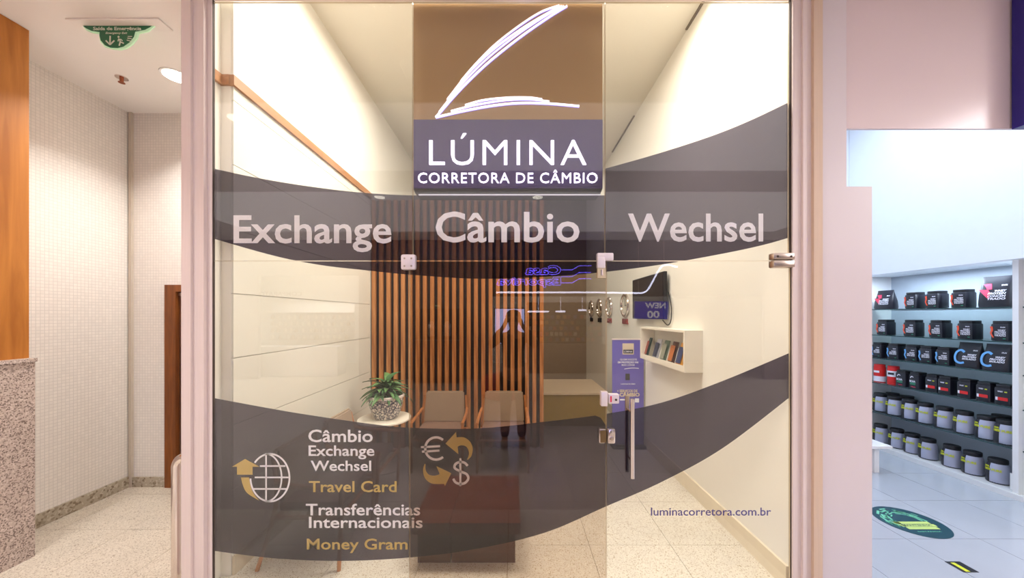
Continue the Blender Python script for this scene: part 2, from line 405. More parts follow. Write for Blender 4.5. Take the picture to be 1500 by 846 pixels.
tiles(fn, 1.80, 4.98, 1.2, 4.63, [2.365+.541*k for k in range(-1, 6)], [2.60+.541*k for k in range(-3, 4)], M['wtile'], gap=.004)
# shop walls
wl = struct('wall_left', MB().box(XL-.08, XL-.012, 2.236, 8, 0, 3.10).box(XL-.08, XL, 2.236, 8, 3.10, ZC).box(XL-.09, XL-.074, GY, 2.236, 0, ZC), [M['cream']])
rows = [0.12, .545, .955, 1.38, 1.79, 2.20, 2.61, 3.02, 3.10]
for a, b in zip(rows[:-1], rows[1:]):
    MB().box(XL-.014, XL, 2.236, 4.39, a+.0025, b-.0025).build('panel', M['panel'], wl)
struct('wall_left_edge', MB().box(XL-.086, XL-.012, 2.232, 2.238, 0, ZC), M['cream'])
t1 = MB().box(XL-.012, XL+.018, 2.218, 4.385, 3.106, 3.17).box(XL-.078, XL-.056, GY+.02, 2.218, 3.106, 3.17).box(XL-.078, XL-.012, 2.214, 2.236, 3.106, 3.17)
struct('trim_1', t1, M['trimwood'])
struct('wall_right', MB().box(XR, XR+.12, GY+.01, 8, 0, ZC), M['cream'])
struct('baseboard_right', MB().box(XR-.016, XR, GY+.02, 8, 0, .14), mat('cream_baseboard', (226, 214, 190), .4))
struct('baseboard_left', MB().box(XL-.012, XL+.006, 2.24, 4.38, 0, .118), mat('cream_baseboard_left', (214, 200, 172), .4))
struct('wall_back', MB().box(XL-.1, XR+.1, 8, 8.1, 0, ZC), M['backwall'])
struct('ceiling_shop', MB().box(XL-.1, XR+.12, GY+.06, 8.1, ZC, ZC+.05), M['shopceil'])
for i, (a, b) in enumerate(((2.2, 3.35), (4.8, 5.86))):
    struct('trim_%d' % (i+2), MB().box(XR-.022, XR-.002, a, b, ZC-.012, ZC), M['shadow_gap'])  # dark colour stands for the shade in the gap along the ceiling
struct('wall_front_above', MB().box(-1.95, 1.96, GY-.05, GY+.08, MZ, ZC+.05), M['cream'])
# slatted partition
sw = thing('slatted_partition', 'partition of upright orange wood slats on a dark backing behind the armchairs', 'partition', (-.7, 4.42, 0))
MB().box(XL+.004, .375, 4.43, 4.50, 0, 3.10).build('backing', M['slatback'], sw)
me0 = None
for k in range(24):
    x = XL+.012+k*.0912
    if me0 is None:
        s0 = MB().box(-.0235, .0235, -.045, 0, .0, 3.095).build('slat', M['slat'], None, world=False); s0.parent = sw; s0.location = (x+.024+.7, .01, 0); me0 = s0
    else:
        s1 = s0.copy(); COL.objects.link(s1); s1.location = (x+.024+.7, .01, 0)
# corridor
struct('wall_corridor_left', MB().box(-3.80, -3.71, 1.2, 3.45, 0, MZ), M['mosL'])
struct('wall_corridor_end', MB().box(-3.80, -3.345, 3.40, 3.48, 0, MZ), M['mosB'])
struct('wall_corridor_above_door', MB().box(-3.345, -2.30, 3.40, 3.48, 1.945, MZ), M['mosB'])
struct('wall_corridor_beside_door', MB().box(-2.30, -1.93, 3.40, 3.48, 0, MZ), M['mosB'])
struct('wall_corridor_right', MB().box(-1.93, -1.86, GY+.08, 3.48, 0, MZ), M['mallceil'])
struct('trim_4', MB().box(-3.70, -3.672, 3.378, 3.40, 0, MZ), mat('corner_bead', (200, 188, 172), .5))
struct('baseboard_corridor_left', MB().box(-3.71, -3.695, 1.2, 3.4, 0, .105), M['basegran'])
struct('baseboard_corridor_end', MB().box(-3.695, -3.345, 3.385, 3.40, 0, .095), M['basegran'])
d2 = thing('wooden_door', 'orange brown wooden door frame in the white mosaic corridor wall', 'door', (-2.9, 3.40, 0))
MB().box(-3.345, -3.24, 3.37, 3.47, 0, 1.945).build('jamb', M['doorwood'], d2)
MB().box(-2.40, -2.30, 3.37, 3.47, 0, 1.945).build('jamb', M['doorwood'], d2)
MB().box(-3.24, -2.40, 3.37, 3.47, 1.88, 1.945).build('lintel', M['doorwood'], d2)
MB().box(-3.235, -2.405, 3.42, 3.46, .01, 1.878).build('door_leaf', mat('dark_door_leaf', (74, 34, 20), .4), d2)
MB().box(-3.235, -3.21, 3.405, 3.42, .01, 1.84).box(-3.235, -3.10, 3.395, 3.42, 1.84, 1.872).build('door_closer_strip', M['steel'], d2)
# left column: wood above granite
co = thing('column', 'column clad in orange wood above a speckled pink granite base at far left', 'column', (-3.6, 1.4, 0))
MB().box(-4.0, -3.32, .4, 2.41, 1.36, MZ-.004).build('wood_cladding', M['colwood'], co)
MB().box(-4.04, -3.285, .4, 2.385+.03, 0, 1.335).box(-4.05, -3.275, .4, 2.42, 1.335, 1.36).build('granite_base', M['granite'], co)
# facade frame
a = (277-CXP)*GY/F; b = (313-CXP)*GY/F
fr = struct('trim_5', MB().box(a, a+.055, GY-.05, GY+.08, 0, MZ).box(a+.055, a+.118, GY-.035, GY+.03, 0, MZ).box(a+.118, b, GY-.012, GY+.006, 0, MZ), M['alu'])
struct('trim_6', MB().box(b-.001, b+.003, GY-.008, GY+.006, 0, 3.53), M['alud'])
r0 = (1156-CXP)*GY/F; r1 = (1182-CXP)*GY/F; r2 = (1197-CXP)*GY/F
struct('trim_7', MB().box(r0+.006, r0+.055, GY-.02, GY+.01, 0, MZ).box(r0+.055, r0+.075, GY-.035, GY+.05, 0, MZ).box(r0+.075, r1, GY-.03, GY+.05, 0, MZ), M['alu'])
struct('trim_8', MB().box(r1, r2-.012, GY-.05, GY+.05, 0, MZ).box(r2-.012, r2-.003, GY-.042, GY+.05, 0, MZ), M['strip'])
struct('trim_9', MB().box(r0+.003, r0+.006, GY-.01, GY+.008, 0, MZ).box(r2-.003, r2+.001, GY-.02, GY+.05, 0, MZ), M['alud'])
struct('trim_10', MB().box(b, r0, GY-.04, GY+.012, 3.535, MZ), M['alu'])
pr = (1233-CXP)*GY/F; pj = (1270-CXP)*GY/F
struct('wall_pillar', MB().box(r2+.001, pr, GY-.03, GY+.3, 0, MZ), M['pink'])
struct('wall_pillar_low', MB().box(pr-.012, pj, GY-.0299, GY+.02, 0, 2.41), M['pink'])
struct('wall_lintel', MB().box(pr, 2.96, GY-.02, GY-.004, 2.755, 3.515), M['pink2'])
struct('trim_11', MB().box(pr-.1, 2.96, GY-.028, GY+.02, 3.525, MZ), M['pink2'])
struct('wall_lintel_right', MB().box(2.96, 5.0, GY-.018, GY-.004, 2.755, 4.3).box(1.78, 2.96, GY+.02, GY+.14, MZ, 4.3), M['pink2'])
fin = MB().box(2.935, 3.35, GY-.12, GY-.03, 2.745, 3.6).build('blue_sign_panel', M['bluefin']); tag(fin, 'deep blue panel hung on the pinkish lintel at top right corner', 'panel')
# neighbouring shop shell
struct('wall_neighbour_far', MB().box(1.80, 5.0, 4.63, 4.70, 0, 4.3), M['whitewall'])
struct('wall_neighbour_right', MB().box(4.96, 5.02, 1.2, 4.70, 0, 4.3), M['whitewall'])
struct('wall_neighbour_left', MB().box(1.785, 1.80, GY+.27, 4.63, 0, 4.3), M['whitewall'])
struct('ceiling_neighbour', MB().box(1.785, 5.0, GY+.02, 4.7, 4.3, 4.35), M['whitewall'])

# ------------------------------------------------------------------ shop front glass, film, lettering
SX = [313, 602, 887, 1155]; TY = 382
g0, g1 = GY-.005, GY+.005
TXT = g1+.0003; FLM = g1+.0012
def interp(pts):
    sp = spline(pts, 10)
    def f(x):
        for p, q in zip(sp[:-1], sp[1:]):
            if p[0] <= x <= q[0]: return p[1]+(q[1]-p[1])*(x-p[0])/max(1e-6, q[0]-p[0])
        return sp[0][1] if x < sp[0][0] else sp[-1][1]
    return f
U_top = interp([(305, 245), (370, 259), (440, 271), (520, 281), (600, 286), (700, 287), (790, 274), (886, 247), (960, 226), (1040, 200), (1100, 176), (1165, 145)])
U_bot = interp([(305, 347), (400, 374), (470, 388), (540, 396), (600, 402), (700, 408), (800, 405), (886, 398), (970, 387), (1060, 371), (1120, 358), (1165, 345)])
L_top = interp([(305, 581), (380, 595), (450, 607), (540, 620), (600, 626), (700, 627), (800, 617), (886, 606), (970, 589), (1060, 557), (1165, 513)])
L_bot = interp([(305, 805), (400, 817), (500, 821), (600, 816), (700, 803), (800, 779), (886, 742), (970, 705), (1060, 655), (1165, 575)])
def film(parent, x0, x1, y0, y1, tf, bf):
    xs = [x0+(x1-x0)*i/36 for i in range(37)]; mb = MB(); top = []; bot = []
    for x in xs:
        a, b = max(y0, tf(x)), min(y1, bf(x))
        if a < b: top.append((x, a)); bot.append((x, b))
    for i in range(len(top)-1):
        pts = [P(*top[i], FLM), P(*top[i+1], FLM), P(*bot[i+1], FLM), P(*bot[i], FLM)]
        mb.add(pts, [(0, 1, 2, 3)])
    return mb.build('film_band', M['film'], parent, label='dark translucent film band')
def pane(name, x0, x1, ytop, ybot, m):
    A = P(x0, ytop, GY); B = P(x1, ybot, GY) if ybot else Vector(((x1-CXP)*GY/F, GY, .012))
    mb = MB(); e = .0025
    vs = [(x, y, z) for x in (A.x+e, B.x-e) for y in (g0, g1) for z in (B.z+e, A.z-e)]
    mb.add(vs, [(0, 4, 5, 1), (2, 3, 7, 6)], 0); mb.add(vs, [(0, 1, 3, 2), (4, 6, 7, 5), (0, 2, 6, 4), (1, 5, 7, 3)], 1)
    o = struct(name, mb, [m, M['edge']]); 
    bm = bmesh.new(); bm.from_mesh(o.data); bmesh.ops.remove_doubles(bm, verts=bm.verts[:], dist=1e-5); bmesh.ops.recalc_face_normals(bm, faces=bm.faces[:]); bm.to_mesh(o.data); bm.free()
    return o
ZT = CYP-(3.52-H)*F/GY
w1 = pane('window_1', SX[0], 605, ZT, TY, M['glass']); w2 = pane('window_2', 605, 886, ZT, TY, M['glass']); w3 = pane('window_3', 886, SX[3], ZT, TY, M['glass'])
w4 = pane('window_4', SX[0], 600, TY, None, M['glass']); w5 = pane('window_5', 600, 888, TY, None, M['glassmid']); d1 = pane('door_1', 888, 1157, TY, None, M['glass'])
film(w1, SX[0], 605, 0, TY-.5, U_top, U_bot); film(w2, 605, 886, 286, TY-.5, lambda x: 286, U_bot); film(w3, 886, SX[3], 0, TY-.5, U_top, U_bot)
film(w4, 313, 600, TY+.5, 900, U_top, U_bot); film(w5, 600, 888, TY+.5, 900, U_top, U_bot); film(d1, 888, 1157, TY+.5, 900, U_top, U_bot)
film(w4, 313, 600, TY, 900, L_top, L_bot)
film(w5, 600, 888, TY, 900, lambda x: L_top(x)+max(0, x-872)**2*.07, L_bot); film(d1, 888, 1157, TY, 900, L_top, L_bot)
def letters(s, parent, x0, x1, yt, yb, m='letter', bold=.014, **k):
    return px_text(s, x0, x1, yt, yb, TXT, bold=bold, **k).build('lettering', M[m], parent)
letters('Exchange', w1, 342, 573.5, 315, 355, bold=.016); letters('Câmbio', w2, 638, 849, 310, 353.5, bold=.016); letters('Wechsel', w3, 920, 1118, 312.5, 352.5, bold=.016)
letters('Câmbio', w4, 451.6, 546, 629, 646.7); letters('Exchange', w4, 452, 548.4, 652, 667); letters('Wechsel', w4, 455, 543.7, 674.3, 689)
letters('Travel Card', w4, 452.5, 581, 704.2, 720, 'gold'); letters('Transferências', w4, 448, 615.5, 737.5, 754); letters('Internacionais', w4, 452.5, 619, 756.5, 772.5)
letters('Money Gram', w4, 449.4, 597, 788.5, 804, 'gold'); letters('luminacorretora.com.br', d1, 953.5, 1129.5, 743, 754.5, 'navyv', bold=.008)
def pxs(pts, ox, oy, sc):
    return [((lambda q: (q.x, q.z))(P(ox+x/sc, oy+y/sc, TXT))) for x, y in pts]
def stroke(mb, pts, ox, oy, sc, w, sm=True):
    q = pxs(spline(pts, 6) if sm else pts, ox, oy, sc); return mb.ribbon(q, w/sc*GY/F, TXT, TXT+.0004)
# globe
gl = MB(); Z1 = (340, 580, 5.286)
stroke(gl, [(263, 440), (263, 818)], *Z1, 12, False)
for y, xa, xb in ((540, 215, 412), (628, 175, 445), (717, 165, 420)): stroke(gl, [(xa, y), (xb, y)], *Z1, 12, False)
def ell(cx, cy, rx, ry, a0, a1, n=30): return [(cx+rx*math.cos(math.radians(a0+(a1-a0)*i/n)), cy+ry*math.sin(math.radians(a0+(a1-a0)*i/n))) for i in range(n+1)]
stroke(gl, ell(293, 630, 151, 184, -141, 90, 40), *Z1, 13, False); stroke(gl, ell(293, 630, 151, 184, 90, 178, 20), *Z1, 13, False)
stroke(gl, ell(263, 630, 120, 184, -90, 90, 24), *Z1, 12, False)
gl.build('globe_emblem', M['letter'], w4)
ga = MB()
ga.prism(pxs([(100, 485), (210, 545), (0, 545)], *Z1), TXT, TXT+.0004).prism(pxs([(38, 545), (158, 545), (158, 607), (38, 607)], *Z1), TXT, TXT+.0004)
inn = spline([(132, 628), (142, 690), (165, 750), (208, 806)], 6); outt = spline([(68, 628), (84, 690), (118, 750), (208, 806)], 6)
qa, qb = pxs(inn, *Z1), pxs(outt, *Z1)
for i in range(len(qa)-1): ga.prism([qb[i], qb[i+1], qa[i+1], qa[i]], TXT, TXT+.0004)
ga.build('arrow_emblem', M['gold'], w4)
# euro, dollar and arrows
Z4 = (600, 540, 5.29); Z8 = (580, 580, 3.18)
eu = MB(); stroke(eu, ell(205, 616, 84, 86, -50, -310, 34), *Z4, 18, False)
stroke(eu, [(88, 606), (236, 598)], *Z4, 16, False); stroke(eu, [(96, 641), (231, 632)], *Z4, 16, False)
eu.build('euro_emblem', M['letter'], w5)
do = MB(); stroke(do, [(334, 324), (320, 310), (298, 306), (277, 316), (274, 334), (298, 349), (328, 362), (337, 383), (322, 403), (298, 408), (277, 400), (267, 384)], *Z8, 11)
stroke(do, [(300, 289), (300, 418)], *Z8, 9, False); do.build('dollar_emblem', M['letter'], w5)
ar = MB()
def crescent(mb, o, i, Z):
    a, b = spline(o, 6), spline(i, 6); qa, qb = pxs(a, *Z), pxs(b, *Z)
    for k in range(len(qa)-1): mb.prism([qa[k], qa[k+1], qb[k+1], qb[k]], TXT, TXT+.0004)
ar.prism(pxs([(278, 578), (360, 488), (378, 660)], *Z4), TXT, TXT+.0004)
crescent(ar, [(362, 530), (420, 530), (465, 560), (488, 610), (480, 670), (450, 705)], [(371, 602), (400, 592), (436, 600), (456, 630), (459, 665), (445, 702)], Z4)
ar.build('arrow_emblem', M['gold'], w5)
ar = MB(); ar.prism(pxs([(258, 358), (228, 418), (188, 325)], *Z8), TXT, TXT+.0004)
crescent(ar, [(133, 315), (126, 345), (136, 382), (168, 406), (224, 408)], [(138, 317), (138, 342), (152, 364), (180, 370), (206, 362)], Z8)
ar.build('arrow_emblem', M['gold'], w5)
# fittings on the glass
def plate(px, py, w, h, name, parent, m='patch', y0=GY-.022, y1=GY+.022, r=.012):
    c = P(px, py, GY); return MB().bbox(c.x-w/2, c.x+w/2, y0, y1, c.z-h/2, c.z+h/2, r).build(name, M[m], parent, smooth=True)
pf = thing('patch_fitting', 'square pale metal patch fitting joining the left and middle glass panes', 'glass fitting', tuple(P(599, 384, GY)), group=None)
plate(599, 384, .088, .092, 'plate', pf)
for dx in (-5, 5):
    for dy in (-5, 6):
        c = P(599+dx, 384+dy, GY); MB().lathe([(.007, 0), (.005, .004)], seg=10).build('screw', M['steel'], pf, world=False)
        o = kids(pf)[-1]
ks = [o for o in kids(pf) if o.name.startswith('screw')]
for o, (dx, dy) in zip(ks, [(-5, -5), (-5, 6), (5, -5), (5, 6)]):
    c = P(599+dx, 384+dy, GY); o.location = (c.x-pf.location.x, -.020, c.z-pf.location.z); o.rotation_euler = (PI/2, 0, 0)
p2 = thing('corner_hinge_fitting', 'pale metal corner fitting above the left top corner of the glass door', 'glass fitting', tuple(P(885, 382, GY)))
c = P(886, 376, GY); MB().bbox(c.x-.050, c.x+.048, GY-.022, GY+.022, c.z-.026, c.z+.022, .008).build('plate', M['patch'], p2, smooth=True)
c = P(880, 386, GY); MB().bbox(c.x-.025, c.x+.024, GY-.0225, GY+.0225, c.z-.030, c.z+.045, .008).build('arm', M['patch'], p2, smooth=True)
c = P(880.5, 399, GY); mb = MB(); mb.box(c.x-.024, c.x+.024, GY-.016, GY+.016, c.z-.034, c.z+.036).build('keep_plate', M['edge'], p2)
MB().bbox(c.x-.008, c.x+.008, GY-.018, GY+.018, c.z-.02, c.z+.018, .004).build('slot', M['steel'], p2)
p3 = thing('frame_clamp', 'worn metal hinge clamp holding the glass door to the right frame', 'clamp', tuple(P(1145, 381, GY)))
c = P(1146, 381, GY); 
MB().bbox(c.x-.068, c.x+.060, GY-.024, GY+.024, c.z+.001, c.z+.042, .008).bbox(c.x-.068, c.x+.060, GY-.024, GY+.024, c.z-.046, c.z-.002, .008).build('clamp', M['steel'], p3, smooth=True)
for dx in (-.045, .035):
    o = MB().lathe([(.007, 0), (.005, .004)], seg=10).build('screw', M['alud'], p3, world=False); o.location = (dx+.004, -.024, .02); o.rotation_euler = (PI/2, 0, 0)
lk = thing('upper_door_lock', 'pale rectangular lock box on the glass door edge above the chrome lock', 'lock', tuple(P(890, 584, GY)))
c = P(884, 583, GY); MB().bbox(c.x-.018, c.x+.020, GY-.020, GY+.020, c.z-.043, c.z+.043, .003).build('keeper', M['patch'], lk, smooth=True)
c = P(898, 583, GY); MB().bbox(c.x-.030, c.x+.032, GY-.019, GY+.019, c.z-.028, c.z+.028, .005).build('lock_body', M['patch'], lk, smooth=True)
MB().box(c.x-.022, c.x-.013, GY-.0205, GY-.018, c.z-.018, c.z+.018).build('sticker', M['pinkred'], lk)
o = MB().lathe([(.007, 0), (.007, .003)], seg=10).build('keyhole', M['alud'], lk, world=False); o.location = (c.x+.012-lk.location.x, -.0195, c.z-.004-lk.location.z); o.rotation_euler = (PI/2, 0, 0)
lk = thing('lower_door_lock', 'chrome rounded lock between the middle pane and the door', 'lock', tuple(P(888, 637, GY)))
c = P(881, 637, GY); MB().bbox(c.x-.022, c.x+.024, GY-.022, GY+.022, c.z-.045, c.z+.045, .014).build('keeper', M['chrome'], lk, smooth=True)
MB().box(c.x-.012, c.x+.022, GY-.0245, GY-.021, c.z-.036, c.z+.036).build('keeper_face', mat('brass_brown', (120, 98, 66), .4, .6), lk)
c = P(894.5, 637, GY); MB().bbox(c.x-.024, c.x+.024, GY-.023, GY+.023, c.z-.045, c.z+.045, .010).build('lock_body', M['chrome'], lk, smooth=True)
o = MB().lathe([(.014, 0), (.013, .006), (.006, .008)], seg=16).build('cylinder_keyway', M['steel'], lk, world=False); o.location = (c.x-lk.location.x, -.023, c.z-.01-lk.location.z); o.rotation_euler = (PI/2, 0, 0)
# handles (parts of the door)
def bar(px, y0, y1, Y, r, m, name):
    a, b = P(px, y0, Y), P(px, y1, Y); return MB().tube([(a.x, Y, a.z), (a.x, Y, b.z)], r, 14).build(name, m, d1, smooth=True)
bar(926.5, 584, 700, GY-.055, .012, M['chrome'], 'handle')
bar(918.8, 579, 690, GY+.055, .013, M['steel'], 'inner_handle')
for py in (601, 670):
    a = P(923, py, GY); MB().tube([(a.x-.004, GY-.055, a.z), (a.x-.004, GY+.055, a.z)], .006, 8).build('handle_standoff', M['chrome'], d1, smooth=True)

# ------------------------------------------------------------------ illuminated sign behind the glass
SY = 2.20
sg = thing('shop_sign', 'hanging shop sign, bronze above purple, with white lit letters behind the glass', 'sign', tuple(P(744, 283, SY)))
A = P(605.5, 175.5, SY); B = P(882.5, 276, SY)
zt = 3.60
sgu = MB().box(A.x, B.x, SY, SY+.13, A.z, zt).build('upper_panel', M['bronze'], sg)
sgl = MB().box(A.x, B.x, SY-.004, SY+.13, B.z, A.z).build('lower_panel', M['purple'], sg)
zb = P(0, 283, SY).z
MB().prism([(A.x, B.z), (B.x, B.z), (B.x-.012, zb), (A.x+.012, zb)], SY-.002, SY+.13).build('bottom_edge', M['black'], sg)
MB().box(A.x+.03, B.x-.01, SY+.01, SY+.02, zb-.010, zb-.001).build('light_strip', M['led'], sg)
def sign_line(s, x0, x1, yt, yb, bold, sp=1.0):
    px_text(s, x0, x1, yt, yb, SY-.014, t=.009, bold=bold, spacing=sp).build('lit_lettering', M['logo'], sgl)
sign_line('LÚMINA', 628.5, 859, 205, 241, -.006, 1.15); sign_line('CORRETORA DE CÂMBIO', 612, 875.5, 252.7, 267.5, .0, 1.1)
lg = MB(); hb = MB()
def sst(pts, w0, w1):
    q = [((lambda v: (v.x, v.z))(P(590+x/2.82, y/2.82, SY))) for x, y in spline(pts, 8)]; k = SY/F/2.82
    lg.ribbon(q, w0*k, SY-.014, SY-.006, w1*k); hb.ribbon(q, (w0+2.5)*k, SY-.006, SY-.001, (w1+2.5)*k)
sst([(137, 488), (240, 372), (350, 266), (480, 162), (600, 78), (678, 30)], 6.5, 5)
sst([(150, 466), (235, 362), (345, 250), (470, 150), (590, 70), (664, 30)], 3, 3)
sst([(185, 415), (270, 308), (370, 212), (490, 124), (600, 58), (655, 30)], 5.5, 4)
sst([(240, 340), (300, 270), (380, 190), (480, 112), (570, 55), (645, 28)], 5, 4)
sst([(137, 488), (250, 462), (370, 440), (480, 429), (600, 431), (728, 442)], 6.5, 6.5)
sst([(200, 462), (300, 437), (420, 418), (520, 414), (605, 422)], 5, 4)
sst([(258, 438), (330, 418), (430, 407), (520, 406), (575, 413)], 6, 4)
lg.build('lit_stroke_emblem', M['logo'], sgu); hb.build('stroke_halo', M['halo'], sgu)  # wider glowing ribbon behind each stroke paints its halo of light

# ------------------------------------------------------------------ furniture in the shop
def make_chair():
    t = thing('armchair', 'x', 'armchair')
    # local: faces -y, rear at +y
    MB().bbox(-.235, .235, -.22, .17, .36, .43, .02).build('seat', M['seatl'], t, world=False, smooth=True)
    bk = MB(); bm = bmesh.new(); bmesh.ops.create_cube(bm, size=1)
    for v in bm.verts:
        top = v.co.z > 0
        v.co = Vector((v.co.x*(.44 if top else .47), (.155 if not top else .205)+v.co.y*.045, .765 if top else .42))
    bmesh.ops.bevel(bm, geom=bm.edges[:], offset=.014, segments=2, affect='EDGES')
    bm.verts.ensure_lookup_table(); bk.add([v.co[:] for v in bm.verts], [[v.index for v in f.verts] for f in bm.faces]); bm.free()
    bk.build('backrest', M['leather'], t, world=False, smooth=True)
    for s in (-1, 1):
        MB().tube([(s*.268, .285, 0), (s*.266, .215, .22), (s*.262, .165, .42), (s*.255, .165, .54), (s*.24, .2, .72)], .013, 8, r1=.013).build('leg', M['chairwood'], t, world=False, smooth=True)
        MB().tube([(s*.268, -.245, 0), (s*.268, -.255, .25), (s*.268, -.262, .515)], .013, 8, r1=.016).build('leg', M['chairwood'], t, world=False, smooth=True)
        MB().tube([(s*.268, -.275, .52), (s*.27, -.12, .535), (s*.268, .05, .545), (s*.258, .17, .57)], .017, 8).build('armrest', M['chairwood'], t, world=False, smooth=True)
        MB().tube([(s*.262, -.255, .34), (s*.262, .17, .34)], .014, 8).build('side_rail', M['chairwood'], t, world=False, smooth=True)
    MB().tube([(-.262, -.25, .34), (.262, -.25, .34)], .014, 8).build('front_rail', M['chairwood'], t, world=False, smooth=True)
    MB().tube([(-.258, .17, .34), (.258, .17, .34)], .014, 8).build('rear_rail', M['chairwood'], t, world=False, smooth=True)
    return t
ch = make_chair(); ch['group'] = 'brown waiting armchairs'; ch.location = (-1.375, 2.545, 0); ch.rotation_euler = (0, 0, PI/2)
ch['label'] = 'brown leather armchair with wooden legs right behind the glass at lower left'
dup(ch, None, (-1.375, 3.16, 0), 'brown leather armchair against the cream wall beside the potted fern', PI/2)
dup(ch, None, (-.80, 3.93, 0), 'brown armchair before the slats, left one of the pair facing out', 0)
dup(ch, None, (-.11, 3.93, 0), 'brown armchair before the slats, right one of the pair facing out', 0)
ct = thing('coffee_table', 'low square reddish brown wooden coffee table with dark recessed base', 'coffee table', (-.31, 2.63, 0))
MB().box(-.66, -.418, 2.29, 2.97, .225, .300).build('top', M['tablewood'], ct); MB().box(-.413, .045, 2.29, 2.97, .225, .300).build('top', M['tablewood'], ct)
MB().box(-.64, -.421, 2.35, 2.93, 0, .225).build('base', M['darkwood'], ct); MB().box(-.411, .012, 2.35, 2.93, 0, .225).build('base', M['darkwood'], ct)
st = thing('side_table', 'round cream side table carrying the potted fern', 'side table', (-1.39, 3.80, 0))
MB().lathe([(.265, .525), (.275, .532), (.275, .545), (.270, .55)], (-1.39, 3.8, 0), 40).build('table_top', M['rackwhite'], st, smooth=True)
MB().lathe([(.03, .02), (.026, .3), (.035, .525)], (-1.39, 3.8, 0), 16).build('stem', M['rackwhite'], st, smooth=True)
MB().lathe([(.17, 0), (.17, .012), (.03, .03)], (-1.39, 3.8, 0), 28).build('foot', M['rackwhite'], st, smooth=True)
pt = thing('potted_fern', 'leafy green plant in a blue and white patterned ceramic pot on the round table', 'potted plant', (-1.375, 3.80, .552))
MB().lathe([(.115, 0), (.125, .01), (.15, .07), (.172, .14), (.18, .19), (.172, .215)], seg=32).build('pot', M['ceramic'], pt, world=False, smooth=True)
MB().lathe([(.172, .213), (.190, .22), (.190, .24), (.178, .248), (.165, .24), (.160, .225)], seg=32).build('pot_rim', M['ceramicw'], pt, world=False, smooth=True)
MB().lathe([(.160, .222), (.155, .232)], seg=24).build('soil', M['soil'], kids(pt)[0], world=False)
def leaf_mesh(m):
    mb = MB(); n = 7; vs = []
    for i in range(n+1):
        t = i/n; x = t; z = .62*t-.95*t*t*1.0; wd = .13*math.sin(PI*min(1, t*.92+.08))**.8*(1-.25*t)
        vs += [(x, -wd, z+.03), (x, 0, z-.005), (x, wd, z+.03)]
    fs = []
    for i in range(n):
        a = i*3; fs += [(a, a+1, a+4, a+3), (a+1, a+2, a+5, a+4)]
    k = len(vs); vs2 = [(v[0], v[1], v[2]-.008) for v in vs]
    mb.add(vs, fs); mb.add(vs2, [tuple(reversed(f)) for f in fs])
    return mb.build('leaf', m, None, world=False, smooth=True)
lfs = [leaf_mesh(M['leaf']), leaf_mesh(M['leafd'])]
for i in range(76):
    o = lfs[i % 2] if i < 2 else lfs[i % 2].copy()
    if i >= 2: COL.objects.link(o)
    o.parent = pt; ang = i*2.39996; ring = i/76
    s = .15+.12*random.random(); el = (1-ring)*1.0+random.uniform(-.15, .2)-.15
    o.location = (.05*math.cos(ang)*ring, .05*math.sin(ang)*ring, .235+.13*(1-ring)*random.random())
    o.rotation_euler = (random.uniform(-.4, .4), -el, ang); o.scale = (s*(1.1-.25*(1-ring)), s*1.25, s)
# television, clocks, rack, banner
tv = thing('television', 'flat black television mounted on the right cream wall above the brochure rack', 'television', (1.62, 4.2, 1.61))
MB().bbox(1.585, 1.625, 3.71, 4.68, 1.61, 2.12, .006).build('casing', M['black'], tv)
MB().box(1.582, 1.586, 3.722, 4.668, 1.628, 2.108).build('screen', M['screen'], tv)
MB().box(1.625, 1.655, 4.0, 4.4, 1.75, 1.98).build('wall_bracket', M['black'], tv)
MB().tube(spline([(1.64, 3.72, 1.9), (1.64, 3.65, 1.75), (1.64, 3.66, 1.6), (1.64, 3.74, 1.55), (1.64, 3.86, 1.6)], 6), .006, 6).build('cable', M['black'], tv, smooth=True)
names = ['nearest of the row of round wall clocks, beside the television', 'second round wall clock from the television', 'third round wall clock from the television', 'farthest round wall clock from the television']
ck0 = None
for i, u in enumerate((162, 139, 125, 113)):
    Y = 1.63*F/u; zc = 1.80
    if i == 0:
        ck = thing('wall_clock', names[0], 'clock', (XR, Y, zc), group='row of wall clocks'); ck0 = ck
        mb = MB(); pts = [(-.02, .155*math.cos(2*PI*k/32), .155*math.sin(2*PI*k/32)) for k in range(32)]
        mb.tube(pts, .022, 8, closed=True).build('rim', M['chrome'], ck, world=False, smooth=True)
        o = MB().lathe([(.15, 0), (.15, .012)], seg=32).build('face', M['clockface'], ck, world=False); o.rotation_euler = (0, -PI/2, 0); o.location = (-.0005, 0, 0)
        MB().box(-.016, -.013, -.006, .006, -.01, .10).build('hour_hand', M['black'], ck, world=False); MB().box(-.018, -.016, -.09, .01, -.005, .005).build('minute_hand', M['black'], ck, world=False)
        tk = MB()
        for k in range(12):
            a = k*PI/6; tk.box(-.0145, -.013, .125*math.cos(a)-.006, .125*math.cos(a)+.006, .125*math.sin(a)-.006, .125*math.sin(a)+.006)
        tk.build('hour_marks', M['black'], ck, world=False)
    else: ck = dup(ck0, None, (XR, Y, zc), names[i])
    pl = thing('city_name_plate', 'dark red city name letters under the '+['nearest', 'second', 'third', 'farthest'][i]+' wall clock from the television', 'letters', (XR, Y, 1.56), rz=-PI/2, group='city names under clocks')
    mb = MB(); text_fit(mb, ['BRASIL', 'MIAMI', 'PARIS', 'TÓKIO'][i], -.12, .12, .045, -.03, -.02, t=.018, bold=.03); mb.build('lettering', M['redtext'] if i < 2 else M['black'], pl, world=False)
rk = thing('brochure_rack', 'cream wall shelf box holding brochures below the television', 'shelf', (1.60, 3.6, 1.15))
MB().box(1.50, XR, 3.08, 4.16, 1.15, 1.175).build('bottom_board', M['rackwhite'], rk)
MB().box(1.50, XR, 3.08, 4.16, 1.50, 1.52).build('top_board', M['rackwhite'], rk)
